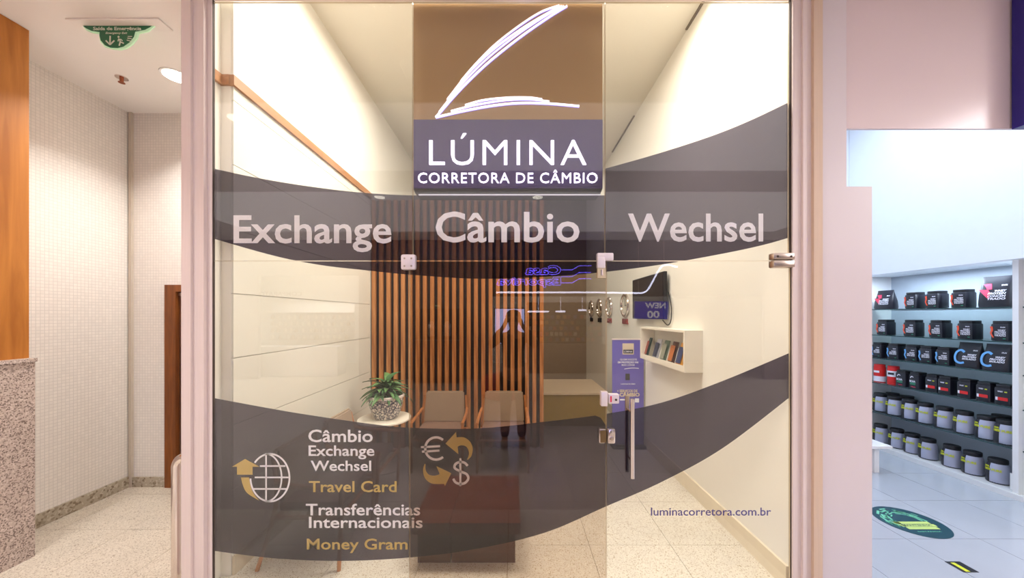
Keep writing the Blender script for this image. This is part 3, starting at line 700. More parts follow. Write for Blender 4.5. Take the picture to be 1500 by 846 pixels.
MB().box(1.50, XR, 3.08, 3.105, 1.175, 1.50).build('side_board', M['rackwhite'], rk); MB().box(1.50, XR, 4.135, 4.16, 1.175, 1.50).build('side_board', M['rackwhite'], rk)
MB().box(1.50, 1.51, 3.105, 4.135, 1.175, 1.205).build('front_lip', M['rackwhite'], rk)
bc = [((150, 60, 40), (30, 60, 50)), ((40, 46, 70), (190, 190, 200)), ((150, 150, 130), (90, 110, 90)), ((190, 110, 50), (80, 40, 20)), ((60, 70, 110), (230, 160, 60))]
for i, (u, lab) in enumerate(((196, 'dark green brochure at the far left end of the cream rack'), (210, 'dark blue brochure, second from left in the cream rack'), (221, 'grey brochure in the middle of the cream rack'), (233, 'orange brown picture brochure in the cream rack'), (245, 'blue and yellow brochure at the right end of the cream rack'))):
    Y = 1.57*F/u
    b = thing('brochure', lab, 'brochure', (1.56, Y, 1.176), group='brochures in the rack')
    mb = MB(); mb.prism([(-.02, 0), (.0, 0), (.055, .215), (.047, .217)], -.055, .055).build('cover', mat('brochure_cover_%d' % i, bc[i][1], .4), b, world=False)
    mb = MB(); mb.prism([(-.021, .03), (-.0195, .03), (.022, .18), (.0205, .18)], -.045, .045).build('picture', mat('brochure_picture_%d' % i, bc[i][0], .4, var=.5, scale=60), b, world=False)
bn = thing('banner_stand', 'tall blue violet poster stand printed in white and cream beside the door handle', 'poster stand', (1.435, 4.40, 0))
A = P(897, 497, 4.40); B = P(943, 497, 4.40)
MB().box(A.x, B.x, 4.40, 4.415, .03, A.z).build('banner', M['banner'], bn); MB().bbox(A.x-.01, B.x+.01, 4.33, 4.47, 0, .04, .008).build('foot', M['black'], bn)
MB().box(A.x-.004, B.x+.004, 4.395, 4.42, A.z-.004, A.z+.012).build('top_rail', M['alu'], bn)
def bpx(x, y): v = P(885+x/6.27, 485+y/6.27, 4.40); return v
def bq(x0, y0, x1, y1, m, nm, yy=4.399, t=.001):
    a, b = bpx(x0, y0), bpx(x1, y1); MB().box(a.x, b.x, yy-t, yy, b.z, a.z).build(nm, M[m], kids(bn)[0])
bq(168, 110, 272, 212, 'beigetop', 'logo_square'); bq(176, 168, 264, 202, 'darkfas', 'logo_bar', 4.398)
bnb = kids(bn)[0]
def bt(s, x0, x1, yt, yb, m='wprint', bold=.01, sh=0):
    a, b = bpx(x0, yt), bpx(x1, yb); mb = MB(); text_fit(mb, s, a.x, b.x, a.z, b.z, 4.3965, t=.0008, bold=bold, shear=sh); mb.build('lettering', M[m], bnb)
bt('LÚMINA', 182, 258, 178, 193); bt('QUEM INVESTE', 145, 300, 250, 266); bt('EM PROTEÇÃO VAI', 125, 312, 275, 292, bold=.03); bt('MAIS LONGE', 160, 280, 300, 316)
bt('CORRETORA DE CÂMBIO', 150, 285, 478, 488); bt('+ SERVIÇOS DE', 118, 305, 534, 558, 'beigetop', .03); bt('CÂMBIO', 140, 325, 564, 596, 'beigetop', .04)
bq(195, 388, 235, 448, 'darkfas', 'picture'); bq(282, 615, 320, 652, 'wprint', 'white_box'); bq(145, 620, 190, 634, 'wprint', 'white_box')
a = bpx(200, 345); b = bpx(318, 340)
MB().ribbon(spline([(a.x-.02, a.z), ((a.x+b.x)/2, a.z+.012), (b.x, b.z)], 6), .008, 4.398, 4.399).build('underline', M['wprint'], bn)
# counter in the back room
cn = thing('low_counter', 'low counter with pale top and olive front in the back room', 'counter', (.9, 5.8, 0))
MB().box(.27, 1.40, 5.26, 6.35, 0, .47).build('body', M['olive'], cn); MB().box(.25, 1.42, 5.24, 6.37, .47, .50).build('top', M['beigetop'], cn)

# ------------------------------------------------------------------ corridor bits
hr = thing('handrail', 'bent stainless steel handrail loop standing beside the left frame', 'handrail', (-2.08, 2.17, 0))
hx = (259-CXP)*2.17/F; zt = .80; r = .06
pts = [(hx, 2.17, 0), (hx, 2.17, zt-r-.02)]+[(hx+r-r*math.cos(a), 2.17, zt-r-.02+r*math.sin(a)) for a in [PI/2*k/8 for k in range(1, 9)]]+[(-1.936, 2.17, zt-.02)]
MB().tube(pts, .0265, 16).build('tube', M['chrome'], hr, smooth=True)
MB().lathe([(.045, 0), (.045, .008), (.03, .012)], (hx, 2.17, 0), 20).build('base_flange', M['steel'], hr, smooth=True)
es = thing('emergency_exit_sign', 'green emergency exit sign hanging from a plate on the corridor ceiling', 'sign', (-2.58, 2.36, MZ))
MB().bbox(-2.95, -2.33, 2.31, 2.41, MZ-.012, MZ-.0005, .005).build('ceiling_plate', M['mallceil'], es)
Z9 = (80, 10, 6.51); EY = 2.36
def ep(pts): return [((lambda q: (q.x, q.z))(P(Z9[0]+x/Z9[2], Z9[1]+y/Z9[2], EY))) for x, y in pts]
shape = [(262, 172), (300, 205), (350, 228), (430, 240), (428, 270), (440, 320), (480, 366), (530, 388), (600, 392), (655, 378), (710, 340), (755, 285), (768, 236), (860, 218), (910, 192), (945, 165)]
edge = [(x+(26 if x > 500 else -4), y+(14 if y > 200 else 0)) for x, y in shape]
MB().prism(ep(edge), EY+.001, EY+.009).build('acrylic_sheet', M['exitedge'], es); MB().prism(ep(shape), EY-.001, EY+.001).build('green_face', M['exit'], es)
def et(s, x0, x1, yt, yb, bold, sh=0):
    a = P(Z9[0]+x0/Z9[2], Z9[1]+yt/Z9[2], EY); b = P(Z9[0]+x1/Z9[2], Z9[1]+yb/Z9[2], EY); mb = MB()
    text_fit(mb, s, a.x, b.x, a.z, b.z, EY-.0018, t=.0007, bold=bold, shear=sh).build('lettering', M['exitw'], es)
et('Saída de Emergência', 370, 828, 192, 223, .02); et('Emergency Exit', 488, 695, 241, 259, .01, .3)
mb = MB()
for q, w_ in (([(532, 278), (530, 358)], 13), ([(490, 322), (530, 362)], 13), ([(572, 322), (530, 362)], 13), ([(622, 310), (628, 335), (618, 372)], 13), ([(630, 335), (662, 350)], 12), ([(606, 330), (612, 308), (635, 312), (650, 326)], 9), ([(690, 318), (735, 330)], 8), ([(696, 300), (738, 306)], 8), ([(700, 284), (742, 284)], 7)):
    mb.ribbon(ep(q), w_/Z9[2]*EY/F, EY-.0018, EY-.0011)
mb.prism(ep(ell(612, 288, 10, 10, 0, 330, 11)), EY-.0018, EY-.0011); mb.build('pictogram', M['exitw'], es)
sp = thing('fire_sprinkler', 'small copper and chrome fire sprinkler on the corridor ceiling', 'sprinkler', (-3.22, 2.89, MZ))
MB().lathe([(.04, -.006), (.04, 0)], seg=20).build('rosette', M['chrome'], sp, world=False, smooth=True)
MB().lathe([(.012, -.04), (.014, -.006)], seg=12).lathe([(.022, -.044), (.022, -.041)], seg=12).build('head', mat('copper', (170, 100, 70), .35, .8), sp, world=False, smooth=True)
def downlight(x, y, lab, r=.085, m='lamp', z=MZ, grp='mall ceiling downlights'):
    t = thing('ceiling_downlight', lab, 'ceiling light', (x, y, z), group=grp)
    MB().lathe([(r+.018, -.006), (r+.02, -.001)], seg=32).build('trim_ring', M['white'], t, world=False, smooth=True)
    MB().lathe([(r, -.009), (r, -.0055)], seg=32).build('diffuser', M[m], t, world=False)
downlight(-2.75, 2.87, 'bright round downlight in the corridor ceiling beyond the exit sign')
downlight(-2.73, .71, 'round downlight in the mall ceiling, seen mirrored in the left pane', m='lampdim')
downlight(-2.2, -1.6, 'round downlight in the mall ceiling, mirrored over the left film band', m='lampdim')
downlight(.4, -1.6, 'round downlight in the mall ceiling, mirrored over the word Câmbio', m='lampdim')

# ------------------------------------------------------------------ neighbouring shop shelving
sh = thing('display_shelving', 'white wall shelving with green glass shelves full of supplement tubs', 'shelving', (4.7, 3.8, 0))
MB().box(4.945, 4.958, 2.15, 4.62, .05, 2.15).build('back_panel', mat('grey_back_panel', (176, 186, 198), .4), sh)
MB().box(4.55, 4.95, 4.60, 4.627, .05, 2.15).build('side_panel', M['white'], sh); MB().box(4.52, 4.95, 3.145, 3.185, 0, 2.15).build('side_panel', M['white'], sh)
MB().box(4.42, 4.955, 2.15, 4.627, 2.15, 4.29).build('fascia', M['whitewall'], sh)
MB().box(4.50, 4.95, 2.15, 4.627, 0, .05).build('plinth', M['white'], sh)
SZ = [1.73, 1.41, 1.12, .81, .44]
for z in SZ:
    for y0, y1 in ((3.19, 4.598), (2.2, 3.14)):
        mb = MB().box(4.55, 4.94, y0, y1, z-.009, z); mb.mi = [1, 1, 1, 1, 0, 0]; mb.build('glass_shelf', [M['shelfglass'], M['shelfedge']], sh)
area('shelf_light', (4.6, 3.8, 2.13), (.1, 1.1), 16, COOL)
def dark_tub(kind):
    t = thing('protein_tub', 'x', 'tub'); r = .066
    MB().lathe([(r*.93, 0), (r, .006), (r, .150), (r*.94, .160)], seg=24, sq=3).build('body', M['jar'], t, world=False, smooth=True)
    MB().lathe([(r*.86, .160), (r*.88, .163), (r*.88, .187), (r*.84, .19)], seg=24, sq=3).build('lid', M['cap'], t, world=False, smooth=True)
    def face(mb, nm, m):   # built in the xz plane facing -y, turned to face -x
        o = mb.build(nm, M[m], t, world=False); o.rotation_euler = (0, 0, -PI/2); return o
    mb = MB(); f = -r-.0016
    if kind in ('orange', 'blue'):
        mb.ribbon(spline([(-.050, .135), (-.045, .10), (-.052, .07), (-.035, .03)], 5), .018, f, f+.001, .009); face(mb, 'flash', 'orange' if kind == 'orange' else 'lblue')
        mb = MB()
        for k, s in enumerate(('WHEY', 'PROTEIN', 'CONCEN', 'TRADO') if kind == 'orange' else ('WHEY', 'PROTEIN', 'ISOLADO')):
            text_fit(mb, s, -.028 if k else -.005, .048, .108-k*.017, .095-k*.017, f, .0008, .03, shear=.2)
        text_fit(mb, 'DUX', .012, .045, .134, .124, f, .0008, .03); face(mb, 'lettering', 'wprint')
        face(MB().box(.028, .046, f, f+.001, .018, .028), 'seal', 'green')
    elif kind == 'green':
        face(MB().box(-.035, .03, f, f+.001, .045, .07), 'colour_bar', 'green'); mb = MB(); text_fit(mb, 'BCAA', -.04, .03, .096, .074, f, .0008, .04)
        mb.ribbon(spline([(-.03, .12), (-.015, .14), (.005, .13)], 5), .008, f, f+.0008); face(mb, 'lettering', 'wprint')
        face(MB().box(-.02, .03, f, f+.001, .018, .024), 'seal', 'pinkred')
    else:
        face(MB().box(-.028, .045, f, f+.001, .040, .070), 'colour_bar', 'red'); mb = MB(); mb.box(-.045, -.029, f, f+.0008, .04, .07)
        text_fit(mb, 'WHEY', -.03, .01, .13, .118, f, .0008, .03); face(mb, 'lettering', 'wprint'); face(MB().box(.02, .04, f, f+.001, .118, .128), 'seal', 'yellow')
    return t
def red_tub(alt):
    t = thing('protein_tub', 'x', 'tub'); r = .062
    MB().lathe([(r*.95, 0), (r, .008), (r, .185), (r*.9, .2)], seg=24).build('body', M['red'], t, world=False, smooth=True)
    MB().lathe([(r*.92, .2), (r*.92, .222)], seg=24).build('lid', M['red'], t, world=False, smooth=True)
    MB().lathe([(r+.001, .01 if not alt else .095), (r+.001, .075 if not alt else .165)], seg=24).build('white_band', M['wprint'], t, world=False, smooth=True)
    o = MB().box(-.03, .03, -r-.003, -r+.002, .12, .145).build('patch', M['wprint'] if not alt else M['jar'], t, world=False); o.rotation_euler = (0, 0, -PI/2+.3)
    return t
def silver_tub():
    t = thing('protein_tub', 'x', 'tub'); r = .075
    MB().lathe([(r*.9, 0), (r, .01), (r*1.0, .06), (r*.95, .15), (r*.8, .185), (r*.72, .192)], seg=28).build('body', M['jar'], t, world=False, smooth=True)
    MB().lathe([(r*.80, .190), (r*.82, .193), (r*.82, .222), (r*.78, .226)], seg=28).build('lid', M['cap'], t, world=False, smooth=True)
    # silver sleeve round the camera side
    mb = MB(); n = 14; prof = [(r*.955, .006), (r*1.015, .012), (r*1.018, .06), (r*.97, .15), (r*.82, .186)]; vs = []
    for q, z in prof:
        for i in range(n+1):
            a = math.radians(178+ (330-178)*i/n); vs.append((q*math.cos(a), q*math.sin(a), z))
    fs = [(j*(n+1)+i, j*(n+1)+i+1, (j+1)*(n+1)+i+1, (j+1)*(n+1)+i) for j in range(len(prof)-1) for i in range(n)]
    slv = mb.add(vs, fs).build('silver_sleeve', M['silver'], t, world=False, smooth=True)
    tmp = MB(); text_fit(tmp, '100% PURE', -.085, .03, .138, .117, 0, .001, .04); text_fit(tmp, '100%', -.085, -.045, .160, .146, 0, .001, .04)
    vs = []
    for v in tmp.v:
        a = math.radians(212)+v[0]/r; q = r*(1.045-.02*(v[2]-.12)/.02)+(.001 if v[1] == 0 else 0); vs.append((q*math.cos(a), q*math.sin(a), v[2]))
    tmp.v = vs; tmp.build('lettering', M['yellow'], slv, world=False)
    return t
def bag(kind):
    t = thing('protein_bag', 'x', 'bag'); wd, h = .115, .285
    # cross sections: bottom oval, top a flat seal
    mb = MB(); vs = []; prof = [(0, 1.0, .060), (.03, 1.02, .066), (.12, .98, .058), (.20, .90, .036), (.255, .86, .012), (h, .86, .004)]; n = 20
    for z, k, dp in prof:
        for i in range(n):
            a = 2*PI*i/n; ca, sa = math.cos(a), math.sin(a); vs.append((dp*math.copysign(abs(ca)**.6, ca), wd*k*math.copysign(abs(sa)**.6, sa), z))
    fs = [(j*n+i, j*n+(i+1) % n, (j+1)*n+(i+1) % n, (j+1)*n+i) for j in range(len(prof)-1) for i in range(n)]+[tuple(range(n-1, -1, -1)), tuple((len(prof)-1)*n+i for i in range(n))]
    mb.add(vs, fs).build('pouch', M['jar'], t, world=False, smooth=True)
    def dep(z):
        for (z0, _, d0), (z1, _, d1_) in zip(prof[:-1], prof[1:]):
            if z0 <= z <= z1: return d0+(d1_-d0)*(z-z0)/(z1-z0)
        return prof[-1][2]
    def wrap(tmp, nm, m):     # lay the print on the pouch front (-x side)
        tmp.v = [(-dep(v[2])*(1-.12*(abs(v[0])/wd)**4)-.002+v[1]*0.5, -v[0], v[2]) for v in tmp.v]; tmp.build(nm, M[m], t, world=False)
    tmp = MB()
    if kind == 'pink':
        tmp.prism([(-.075, .215), (-.02, .218), (-.008, .165), (-.04, .16), (-.055, .19)], 0, .001); tmp.prism([(-.10, .165), (-.035, .162), (-.015, .135), (-.02, .07), (-.045, .10)], 0, .001); wrap(tmp, 'emblem', 'pinkred')
        L_ = ('WHEY', 'PROTEIN', 'CONCEN', 'TRADO')
    else:
        tmp.ribbon(spline([(-.02, .175), (-.055, .195), (-.09, .17), (-.098, .12), (-.085, .07), (-.045, .05), (-.01, .06)], 6), .022, 0, .001); wrap(tmp, 'emblem', 'lblue'); L_ = ('WHEY', 'PROTEIN', 'ISOLADO')
    tmp = MB()
    for k, s in enumerate(L_): text_fit(tmp, s, -.03 if k else .012, .088, .158-k*.024, .140-k*.024, 0, .001, .035, shear=.2)
    text_fit(tmp, 'DUX', .05, .088, .205, .193, 0, .001, .03); wrap(tmp, 'lettering', 'wprint')
    return t
protos = {'orange': dark_tub('orange'), 'blue': dark_tub('blue'), 'green': dark_tub('green'), 'redbar': dark_tub('redbar'), 'red': red_tub(0), 'red2': red_tub(1), 'silver': silver_tub(), 'bagp': bag('pink'), 'bagb': bag('blue')}
desc = {'orange': 'black tub with orange flash', 'blue': 'black tub with blue flash', 'green': 'black tub with green bar', 'redbar': 'black tub with red bar', 'red': 'red tub with white base', 'red2': 'red tub with white middle', 'silver': 'silver and black rounded tub', 'bagp': 'black bag with pink emblem', 'bagb': 'black bag with light blue emblem'}
sname = ['top shelf', 'second shelf', 'third shelf', 'fourth shelf', 'fifth shelf', 'bottom board']
ordn = ['leftmost', 'second from left', 'third from left', 'fourth from left', 'fifth from left', 'sixth from left', 'seventh from left', 'eighth from left', 'ninth from left']
O5 = lambda c: 1220+c/4.7
rowsd = [
 (0, [('bagp', 370), ('orange', 570), ('orange', 716), ('orange', 900), ('bagp', 1135)]),
 (1, [('orange', 372), ('orange', 556), ('orange', 742), ('orange', 950), ('orange', 1190)]),
 (2, [('blue', 336), ('blue', 445), ('blue', 563), ('blue', 672), ('blue', 790), ('bagb', 950), ('bagb', 1150)]),
 (3, [('red', 325), ('red2', 420), ('green', 500), ('green', 592), ('redbar', 705), ('redbar', 800), ('redbar', 935), ('redbar', 1075), ('redbar', 1205)]),
 (4, [('silver', 325), ('silver', 425), ('silver', 530), ('silver', 640), ('silver', 765), ('silver', 905), ('silver', 1060), ('silver', 1200)]),
 (5, [('silver', 330), ('silver', 440), ('silver', 545), ('silver', 660), ('silver', 820), ('silver', 965), ('silver', 1140)])]
used = set()
for ri, items in rowsd:
    z = (SZ+[.05])[ri]+.001
    for k, (kind, c) in enumerate(items):
        Xc = 4.66 if kind != 'bagb' else 4.65
        Y = Xc*F/(O5(c)-CXP); lab = '%s, %s on the %s of white shelving' % (desc[kind], ordn[k] if k < len(items)-1 else 'rightmost', sname[ri])
        jit = random.uniform(-.08, .08); loc = (Xc+random.uniform(-.008, .008), Y, z)
        if kind not in used: o = protos[kind]; used.add(kind); o.location = loc; o.rotation_euler = (0, 0, jit); o['label'] = lab
        else: o = dup(protos[kind], None, loc, lab, jit)
        if kind.startswith('bag'):
            o.scale = (1, 1, .82) if kind == 'bagp' and k == 0 else ((1, 1.05, 1.05) if kind == 'bagp' else (1, .95, .9))
        if ri == 3: o.scale = (.9, .9, 1)
        if kind == 'bagb': o.scale = (1, .88, .9)
        o['group'] = 'tubs and bags on the '+sname[ri]
# second row behind on the fifth shelf
for k, c in enumerate((412, 510, 1160)):
    Xc = 4.84; dup(protos['silver'], None, (Xc, Xc*F/(O5(c)-CXP), SZ[4]+.001), ['silver and black tub at the back of fifth shelf, behind the leftmost pair', 'silver and black tub at the back of fifth shelf, third along', 'silver and black tub at the back of fifth shelf, right end'][k], 0)['group'] = 'tubs at the back of the fifth shelf'
pc = thing('price_card', 'pale grey paper card against the rightmost tub on the bottom board', 'card', tuple((4.585, 3.20, .051)))
mb = MB(); mb.box(-.001, .001, -.045, .045, 0, .15).build('sheet', M['white'], pc, world=False)
# slice of the next bay
for lab, z, m, dims in (('black box in the next shelving bay on the second shelf', 1.41, 'jar', (.08, .12, .14)), ('blue box in the next shelving bay on the fifth shelf', .44, 'blueb', (.1, .12, .22)), ('white box in the next shelving bay on the top shelf', 1.73, 'white', (.1, .12, .18)), ('pale box in the next shelving bay on the fourth shelf', .81, 'rackwhite', (.1, .12, .18))):
    b = thing('product_box', lab, 'box', (4.66, 3.03, z+.001)); x, y, h = dims
    MB().bbox(-x/2, x/2, -y/2, y/2, 0, h, .004).build('carton', M[m], b, world=False); MB().box(-x/2-.001, -x/2, -y*.3, y*.3, h*.4, h*.75).build('label_patch', M['wprint'] if m != 'white' else M['red'], b, world=False)
bh = thing('display_bench', 'low white display bench at the left of the neighbouring shop', 'bench', (3.45, 3.85, 0))
MB().bbox(3.0, 3.95, 3.66, 4.10, .262, .292, .004).build('top', M['white'], bh)
MB().box(3.80, 3.85, 3.70, 4.06, 0, .262).build('side_panel', M['white'], bh); MB().box(3.05, 3.10, 3.70, 4.06, 0, .262).build('side_panel', M['white'], bh); MB().box(3.10, 3.80, 3.73, 3.75, 0, .262).build('front_panel', M['white'], bh)
bb = thing('blue_bottle', 'bright blue plastic bottle with white label on the low white bench', 'bottle', (3.80, 3.79, .293))
MB().lathe([(.038, 0), (.042, .01), (.042, .12), (.036, .15), (.02, .17)], seg=20).build('body', M['blueb'], bb, world=False, smooth=True)
MB().lathe([(.020, .17), (.022, .172), (.022, .205), (.018, .21)], seg=16).build('cap', M['blueb'], bb, world=False, smooth=True); MB().lathe([(.0428, .085), (.0428, .112)], seg=20).build('label_band', M['wprint'], bb, world=False, smooth=True)
# floor sticker
fk = thing('floor_sticker', 'round dark teal floor sticker with mint and lime print on white tiles', 'sticker', (3.18, 2.82, .001))
def disc(mb, pts, z0, z1): n = len(pts); mb.add([(x, y, z0) for x, y in pts]+[(x, y, z1) for x, y in pts], [tuple(range(n-1, -1, -1)), tuple(range(n, 2*n))]+[(i, (i+1) % n, (i+1) % n+n, i+n) for i in range(n)]); return mb
disc(MB(), [(.222*math.cos(2*PI*i/48), .222*math.sin(2*PI*i/48)) for i in range(48)], 0, .001).build('disc', M['floorst'], fk, world=False)
mb = MB()
for i in range(46):
    a = random.uniform(.25, PI+.4); q = random.uniform(.10, .185); x, y = q*math.cos(a), q*math.sin(a); s = random.uniform(.008, .024)
    th = a+PI/2; disc(mb, [(x+s*1.6*math.cos(th)-s*.35*math.sin(th), y+s*1.6*math.sin(th)+s*.35*math.cos(th)), (x-s*1.6*math.cos(th)-s*.35*math.sin(th), y-s*1.6*math.sin(th)+s*.35*math.cos(th)), (x-s*1.6*math.cos(th)+s*.35*math.sin(th), y-s*1.6*math.sin(th)-s*.35*math.cos(th)), (x+s*1.6*math.cos(th)+s*.35*math.sin(th), y+s*1.6*math.sin(th)-s*.35*math.cos(th))], .001, .0014)
mb.build('mint_print', M['mint'], fk, world=False)
mb = MB()
for y, x0, x1 in ((-.02, -.15, .13), (-.055, -.14, .14), (-.09, -.12, .12)): disc(mb, [(x0, y-.015), (x1, y-.015), (x1, y+.015), (x0, y+.015)], .001, .0014)
mb.build('lime_print', M['lime'], fk, world=False)
mb = MB(); tmp = MB()
text_fit(tmp, 'MANTENHA', -.12, .11, .0, -.016, 0, .0004, .02); tmp.v = [(v[0], v[2]-.045, .0015+v[1]) for v in tmp.v]; tmp.build('lettering', M['floorst'], fk, world=False)
tmp = MB(); text_fit(tmp, 'DISTÂNCIA', -.09, .09, .0, -.010, 0, .0004, .01); tmp.v = [(v[0], v[2]-.13, .0011+v[1]) for v in tmp.v]; tmp.build('lettering', M['mint'], fk, world=False)
ft = thing('floor_label', 'small black floor label with a yellow strip near the shop entrance', 'sticker', (2.945, 2.31, .001))
MB().box(-.05, .05, -.05, .05, 0, .001).build('base', M['jar'], ft, world=False); MB().box(-.028, .0, -.045, .038, .001, .0016).build('yellow_strip', M['yellow'], ft, world=False)

# ------------------------------------------------------------------ what the glass mirrors: the opposite side of the mall
OY = -4.9
def R(x, y, Yr):                 # point on plane Yr behind the camera seen mirrored at pixel x,y
    D = 2*GY-Yr; return Vector(((x-CXP)*D/F, Yr, H-(y-CYP)*D/F))
struct('wall_opposite', MB().box(-9, -6.6, OY-.1, OY, 0, MZ).box(-4.0, -.55, OY-.1, OY, 0, MZ).box(-6.6, -4.0, OY-.1, OY, 2.7, MZ).box(6.5, 9, OY-.1, OY, 0, MZ), M['greywall'])
struct('wall_opposite_fascia', MB().box(-.55, 6.5, OY-.1, OY, 2.15, MZ), M['darkfas'])
struct('wall_opposite_back', MB().box(-9, 9, -8.2, -8.1, 0, MZ), M['white'])
struct('wall_opposite_side', MB().box(-9.05, -9, -8.2, 1.2, 0, MZ).box(9, 9.05, -8.2, 1.2, 0, MZ), M['greywall'])
cs = thing('opposite_shop_sign', 'blue neon edged sports shop sign, mirrored in the middle pane', 'sign', (.9, OY, 2.7))
def rt(s, x0, x1, yt, yb, Yr, bold, m, nm, t=.02, par=None):
    a, b = R(x0, yt, Yr), R(x1, yb, Yr); mb = MB(); text_fit(mb, s, a.x, b.x, a.z, b.z, 0, t, bold)
    mb.v = [((a.x+b.x)-v[0], Yr-v[1], v[2]) for v in mb.v]; mb.build(nm, M[m], par or cs)
def neon_edges(s, x0, x1, yt, yb, wd=.034):
    a, b = R(x0, yt, OY+.05), R(x1, yb, OY+.05); vs, fs = text_mesh(s, .012); lo, hi = min(v[0] for v in vs), max(v[0] for v in vs); chh = cap_h(.012)
    q = [(a.x+b.x-(a.x+(v[0]-lo)/(hi-lo)*(b.x-a.x)), b.z+v[1]/chh*(a.z-b.z)) for v in vs]
    ed = {(f[i], f[(i+1) % len(f)]) for f in fs for i in range(len(f))}; mb = MB()
    for i, j in ed:
        if (j, i) not in ed and math.dist(q[i], q[j]) > .002: mb.ribbon([q[i], q[j]], wd, OY+.015, OY+.03)
    mb.build('neon_outline', M['tubeb'], cs)
for s, x0, x1, yt, yb in (('Casa', 770, 821, 389, 401), ('Esportiva', 728, 821, 406, 416.5)):
    rt(s, x0, x1, yt, yb, OY+.05, .012, 'darkfas', 'lettering'); neon_edges(s, x0, x1, yt, yb)
rt('COMPARATO', 379, 442, 427, 433, OY+.03, .01, 'darkwood', 'lettering', .01, thing('pale_shop_name', 'small letters over the white shop mirrored in the left pane', 'letters', (-6, OY, 2.6)))
for k, (dy, m) in enumerate(((0, 'floorst'), (11, 'bluefin'), (21, 'redpouf'))):
    pts = [R(822, 392+dy*.9, OY+.04), R(838, 392+dy*.9, OY+.04), R(848, 386+dy*.9, OY+.04), R(866, 386+dy*.9, OY+.04)]
    mb = MB(); mb.ribbon([(p.x, p.z) for p in pts], .09, OY+.01, OY+.04); mb.build('emblem_stripe', M[m], cs)
    pts2 = [(p.x, OY+.05, p.z-.055) for p in pts]; MB().tube(pts2, .010, 6).build('neon_outline', M['tubeb'], cs)
nt_ = [R(x, y, OY+.06) for x, y in spline([(727, 428), (800, 428), (870, 428), (930, 429), (943, 428), (951, 421), (964, 397), (971, 389), (980, 388), (992, 391)], 6)]
o = MB().tube([tuple(p) for p in nt_], .022, 8).build('neon_line', M['tubew'], None); tag(o, 'white neon line under the sports shop sign, mirrored across the door', 'neon light')
a, b = R(725, 452, OY+.05), R(768, 503, OY+.05)
tvx = thing('mall_screen', 'lit portrait screen on the opposite mall wall, mirrored behind the photographer', 'screen', (0, OY, a.z))
MB().box(a.x-.02, b.x+.02, OY, OY+.05, b.z-.02, a.z+.02).build('casing', M['black'], tvx); MB().box(a.x, b.x, OY+.05, OY+.055, b.z, a.z).build('screen', M['scrlit'], tvx)
kc = thing('drinks_cabinet', 'dark brown cabinet with two silver bottles, mirrored at middle left', 'cabinet', (-2, OY+.2, 0))
a, b = R(608, 452, OY+.4), R(676, 497, OY+.4)
MB().box(a.x, b.x, OY+.01, OY+.4, b.z, a.z).build('body', M['brownc'], kc); MB().box(a.x, b.x, OY+.01, OY+.5, 0, b.z-.02).build('counter', M['darkwood'], kc)
MB().box(a.x, b.x, OY+.01, OY+.55, b.z-.02, b.z).build('counter_top', M['greywall'], kc)
for x in (633, 656):
    q = R(x, 492, OY+.42); MB().lathe([(.07, 0), (.09, .04), (.09, .28), (.05, .34), (.04, .37)], (q.x, OY+.48, q.z), 16).build('dispenser', M['steel'], kc, smooth=True)
ex = thing('far_exit_sign', 'tiny green exit sign over the drinks cabinet', 'sign', tuple(R(641, 448, OY+.02)))
MB().box(-.11, .11, 0, .02, -.04, .05).build('plate', M['exit'], ex, world=False); MB().box(-.07, .07, .02, .022, -.015, .025).build('print', M['exitw'], ex, world=False)
# blue lit notice
bp_ = thing('blue_notice', 'blue panel with pale numerals mirrored over the television', 'panel', tuple(R(954, 467, OY+.1)))
a, b = R(930, 441, OY+.1), R(979, 467, OY+.1)
MB().box(a.x, b.x, OY+.06, OY+.1, b.z, a.z).build('panel', mat('lit_blue', (40, 30, 190), .4, emit=(36, 24, 200), es=1.2), bp_)
MB().tube([(a.x+.1, OY+.07, a.z), (a.x+.1, OY+.07, MZ)], .006, 6).tube([(b.x-.1, OY+.07, a.z), (b.x-.1, OY+.07, MZ)], .006, 6).build('hanging_wires', M['steel'], bp_)
rt('NEW', 945, 975, 443, 451, OY+.101, .03, 'logo', 'lettering', .002, bp_); rt('00', 948, 966, 455, 465, OY+.101, .03, 'logo', 'lettering', .002, bp_)
# shelves of bright sports goods
sg2 = thing('opposite_goods_rack', 'dark rack of small colourful goods mirrored in the middle pane', 'shelving', (1.3, -6.3, 0))
a, b = R(772, 452, -6.3), R(884, 500, -6.3)
MB().box(a.x, b.x, -6.55, -6.5, .2, a.z+.2).build('back_panel', M['darkfas'], sg2)
for k in range(5): MB().box(a.x, b.x, -6.5, -6.25, b.z+k*.17-.012, b.z+k*.17).build('shelf', M['black'], sg2)
MB().box(a.x, b.x, -6.3, -5.9, 0, b.z-.05).build('counter', M['greywall'], sg2)
gn = ['orange', 'cream', 'amber', 'green', 'crimson', 'blue grey']; sn5 = ['lowest', 'second', 'middle', 'fourth', 'topmost']
gm = [mat('goods_%d' % i, c, .4) for i, c in enumerate(((220, 70, 40), (230, 220, 200), (220, 150, 40), (60, 110, 60), (180, 40, 50), (90, 110, 160)))]
pr0 = [MB().bbox(-.045, .045, -.05, .05, 0, .11, .008).build('sports_box', m_) for m_ in gm]
n = 0
for k in range(5):
    x = a.x+.08
    while x < b.x-.06:
        ci = n if n < 6 else random.randrange(6); o = pr0[ci] if n < 6 else pr0[ci].copy()
        if n >= 6: COL.objects.link(o)
        o.location = (x, -6.36, b.z+k*.17+.0005); tag(o, 'small %s carton on the %s shelf of the dark mirrored rack' % (gn[ci], sn5[k]), 'carton', '%s cartons on the %s rack shelf' % (gn[ci], sn5[k])); n += 1
        x += random.uniform(.12, .2)
